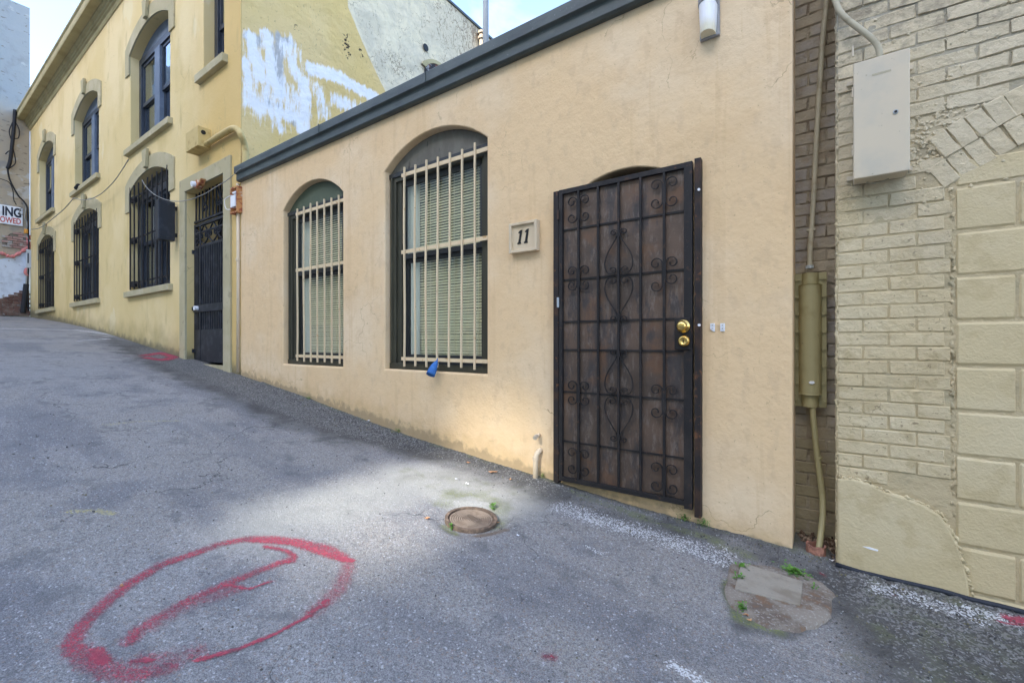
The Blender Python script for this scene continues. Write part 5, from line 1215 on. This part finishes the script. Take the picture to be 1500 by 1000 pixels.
mb.v.append((cxp, cyp, G(cxp)+.017)); mb.f += [(i*nr+k, i*nr+(k+1) % nr, (i+1)*nr+(k+1) % nr, (i+1)*nr+k) for i in range(len(rings)-1) for k in range(nr)]+[((len(rings)-1)*nr+k, (len(rings)-1)*nr+(k+1) % nr, len(rings)*nr) for k in range(nr)]
mb.build('pad', 'concrete_pad', cp, smooth=True)
lq = gp([(1084, 838), (1096, 832), (1176, 857), (1174, 888), (1160, 886), (1090, 866)])
lq = gp([(1086, 829), (1176, 858), (1172, 893), (1076, 868)])
mb = MB(); vs = [(x, y, G(x)+.012) for x, y in lq]+[(x, y, G(x)+.024) for x, y in lq]; mb.add(vs, [(4, 5, 6, 7), (0, 1, 5, 4), (1, 2, 6, 5), (2, 3, 7, 6), (3, 0, 4, 7)]); mb.build('lid', 'concrete_lid', cp, bevel=.005)

def zat(x, y):
    i = int(np.clip(np.searchsorted(gx, x), 1, nx_-1)); j = int(np.clip(np.searchsorted(gy, y), 1, ny_-1)); return float(ZZ[i*ny_+j])
# loose gravel along the wall foot and the rough corner
mb = MB(); rn = random.Random(11)
for _ in range(5200):
    if rn.random() < .55: x = rn.uniform(-6.4, 0); y = 2.84-abs(rn.gauss(0, .16))
    elif rn.random() < .55: x = rn.uniform(.0, 1.2); y = 2.82-abs(rn.gauss(0, .5))
    else: x = rn.uniform(-5.5, 1.2); y = rn.uniform(.5, 2.8)
    if y < .3: continue
    s = rn.uniform(.0018, .0062)*(1 if x > -3 else 1.3); rock(mb, (x, y, zat(x, y)+s*.25), s, rn)
tag(mb.build('loose_gravel', 'gravel'), 'loose grey grit and small stones scattered along the wall foot', 'gravel', kind='stuff')
def leafblade(mb, c, ang, L, w, lift, rn):
    d = Vector((math.cos(ang), math.sin(ang), 0)); s = Vector((-d.y, d.x, 0)); c = Vector(c)
    a = c+Vector((0, 0, .001)); b = c+d*L*.5+s*w+Vector((0, 0, lift*.7)); e = c+d*L+Vector((0, 0, lift)); f = c+d*L*.5-s*w+Vector((0, 0, lift*.7))
    mb.add([a, b, e, f], [(0, 1, 2), (0, 2, 3)])
def weed(u, v, n, r, label, size=.016, wall=False):
    if wall: p = PY(u, v); x, y = p[0], D-.02
    else: x, y = PG(u, v)
    rn = random.Random(int(u*7+v)); mb = MB()
    for _ in range(n):
        a = rn.uniform(0, 6.28); q = abs(rn.gauss(0, r*.5)); X_, Y_ = x+q*math.cos(a)*1.3, min(y+q*math.sin(a)*.8, D-.008)
        zz = zat(X_, Y_)+rn.uniform(.002, .028)+.008; leafblade(mb, (X_, Y_, zz), rn.uniform(0, 6.28), size*rn.uniform(.6, 1.3), size*.35*rn.uniform(.7, 1.2), rn.uniform(-.004, .012), rn)
        if rn.random() < .25: mb.tube([(X_, Y_, zat(X_, Y_)-.002), (X_+.002, Y_, zz)], .0009, 4)
    return tag(mb.build('weed', 'leaf_green', None, wloc=(x, y, zat(x, y))), label, 'weed', 'small weeds')
weed(1162, 842, 170, .060, 'largest bright green weed clump behind the concrete pad', .018)
weed(1088, 836, 50, .028, 'small green weed at the upper left corner of the concrete lid', .016)
weed(1083, 853, 26, .018, 'tiny weed on the left edge of the concrete pad below the corner weed')
weed(1086, 896, 34, .02, 'small weed at the lower left rim of the concrete pad beside an orange pebble')
weed(1190, 866, 14, .02, 'sparse weed sprig right of the concrete lid', .012)
weed(721, 743, 36, .022, 'small weed sprout at the right rim of the round cover', .014)
weed(660, 770, 30, .022, 'small weed sprout at the lower left rim of the round cover', .012)
weed(1005, 769, 46, .03, 'weed tuft at the wall foot below the right side of the iron door', .012, True)
weed(1032, 777, 40, .03, 'weed tuft at the wall foot just right of the iron door', .012, True)
weed(797, 701, 30, .018, 'weed sprout at the foot of the beige elbow pipe', .012, True)
weed(585, 634, 36, .035, 'low weed at the wall foot beneath the big window', .012, True)
weed(455, 586, 30, .05, 'low weed at the wall foot beneath the smaller window', .014, True)
def dry_leaf(u, v, s, label, mat='dry_leaf', name='fallen_leaf', cat='leaf', ang=0, group='litter on the asphalt'):
    x, y = PG(u, v); z = zat(x, y)+.004; n = 9; mb = MB(); rn = random.Random(int(u+v*3))
    vs = [(x, y, z+.006)]
    for i in range(n):
        a = 2*math.pi*i/n+ang; r = s*(1 if i % 2 else .55)*(1.4 if i in (0, 1) else 1); vs.append((x+r*math.cos(a), y+r*math.sin(a)*.7, z+rn.uniform(0, .010)))
    mb.add(vs, [(0, i+1, (i+1) % n+1) for i in range(n)])
    mb.add([(p[0], p[1], p[2]+.0012) for p in vs], [(0, i+1, (i+1) % n+1) for i in range(n)])
    return tag(mb.build(name, mat, None, wloc=(x, y, z)), label, cat, group)
dry_leaf(721, 692, .036, 'largest curled orange dry leaf on the gravel above the round cover')
dry_leaf(748, 703, .020, 'tan dry leaf between the curled orange leaf and the elbow pipe')
dry_leaf(686, 679, .020, 'narrow tan dry leaf left of the curled orange leaf')
dry_leaf(625, 760, .018, 'pinkish scrap lying left of the round cover')
dry_leaf(727, 762, .016, 'reddish leaf on the right rim of the round cover')
dry_leaf(1092, 903, .011, 'round orange pebble on the lower left rim of the concrete pad', name='pebble', cat='pebble')
dry_leaf(1097, 910, .010, 'pale orange bit just below the orange pebble', name='pebble', cat='pebble')
dry_leaf(541, 619, .032, 'crumpled white paper scrap at the wall foot between the windows', 'litter_white', 'paper_scrap', 'litter')
dry_leaf(668, 702, .010, 'white chip above left of the round cover, leftmost of a pair', 'litter_white', 'paper_scrap', 'litter')
dry_leaf(684, 709, .012, 'white chip above the round cover, right one of a pair', 'litter_white', 'paper_scrap', 'litter')
dry_leaf(758, 785, .009, 'white speck on asphalt right below the round cover', 'litter_white', 'paper_scrap', 'litter')
dry_leaf(1218, 822, .014, 'white chip beside the terracotta pipe at the brick pier', 'litter_white', 'paper_scrap', 'litter')
dry_leaf(178, 860, .010, 'orange scrap near the upper left of the red ring', 'dry_leaf', 'fallen_leaf', 'leaf')
dry_leaf(155, 497, .10, 'pale crushed paper on the uphill asphalt below the middle barred window', 'litter_white', 'paper_scrap', 'litter')
dry_leaf(40, 464, .20, 'scatter of white rubbish at the foot of the far corner', 'litter_white', 'paper_scrap', 'litter')
print('objects', len(bpy.data.objects))
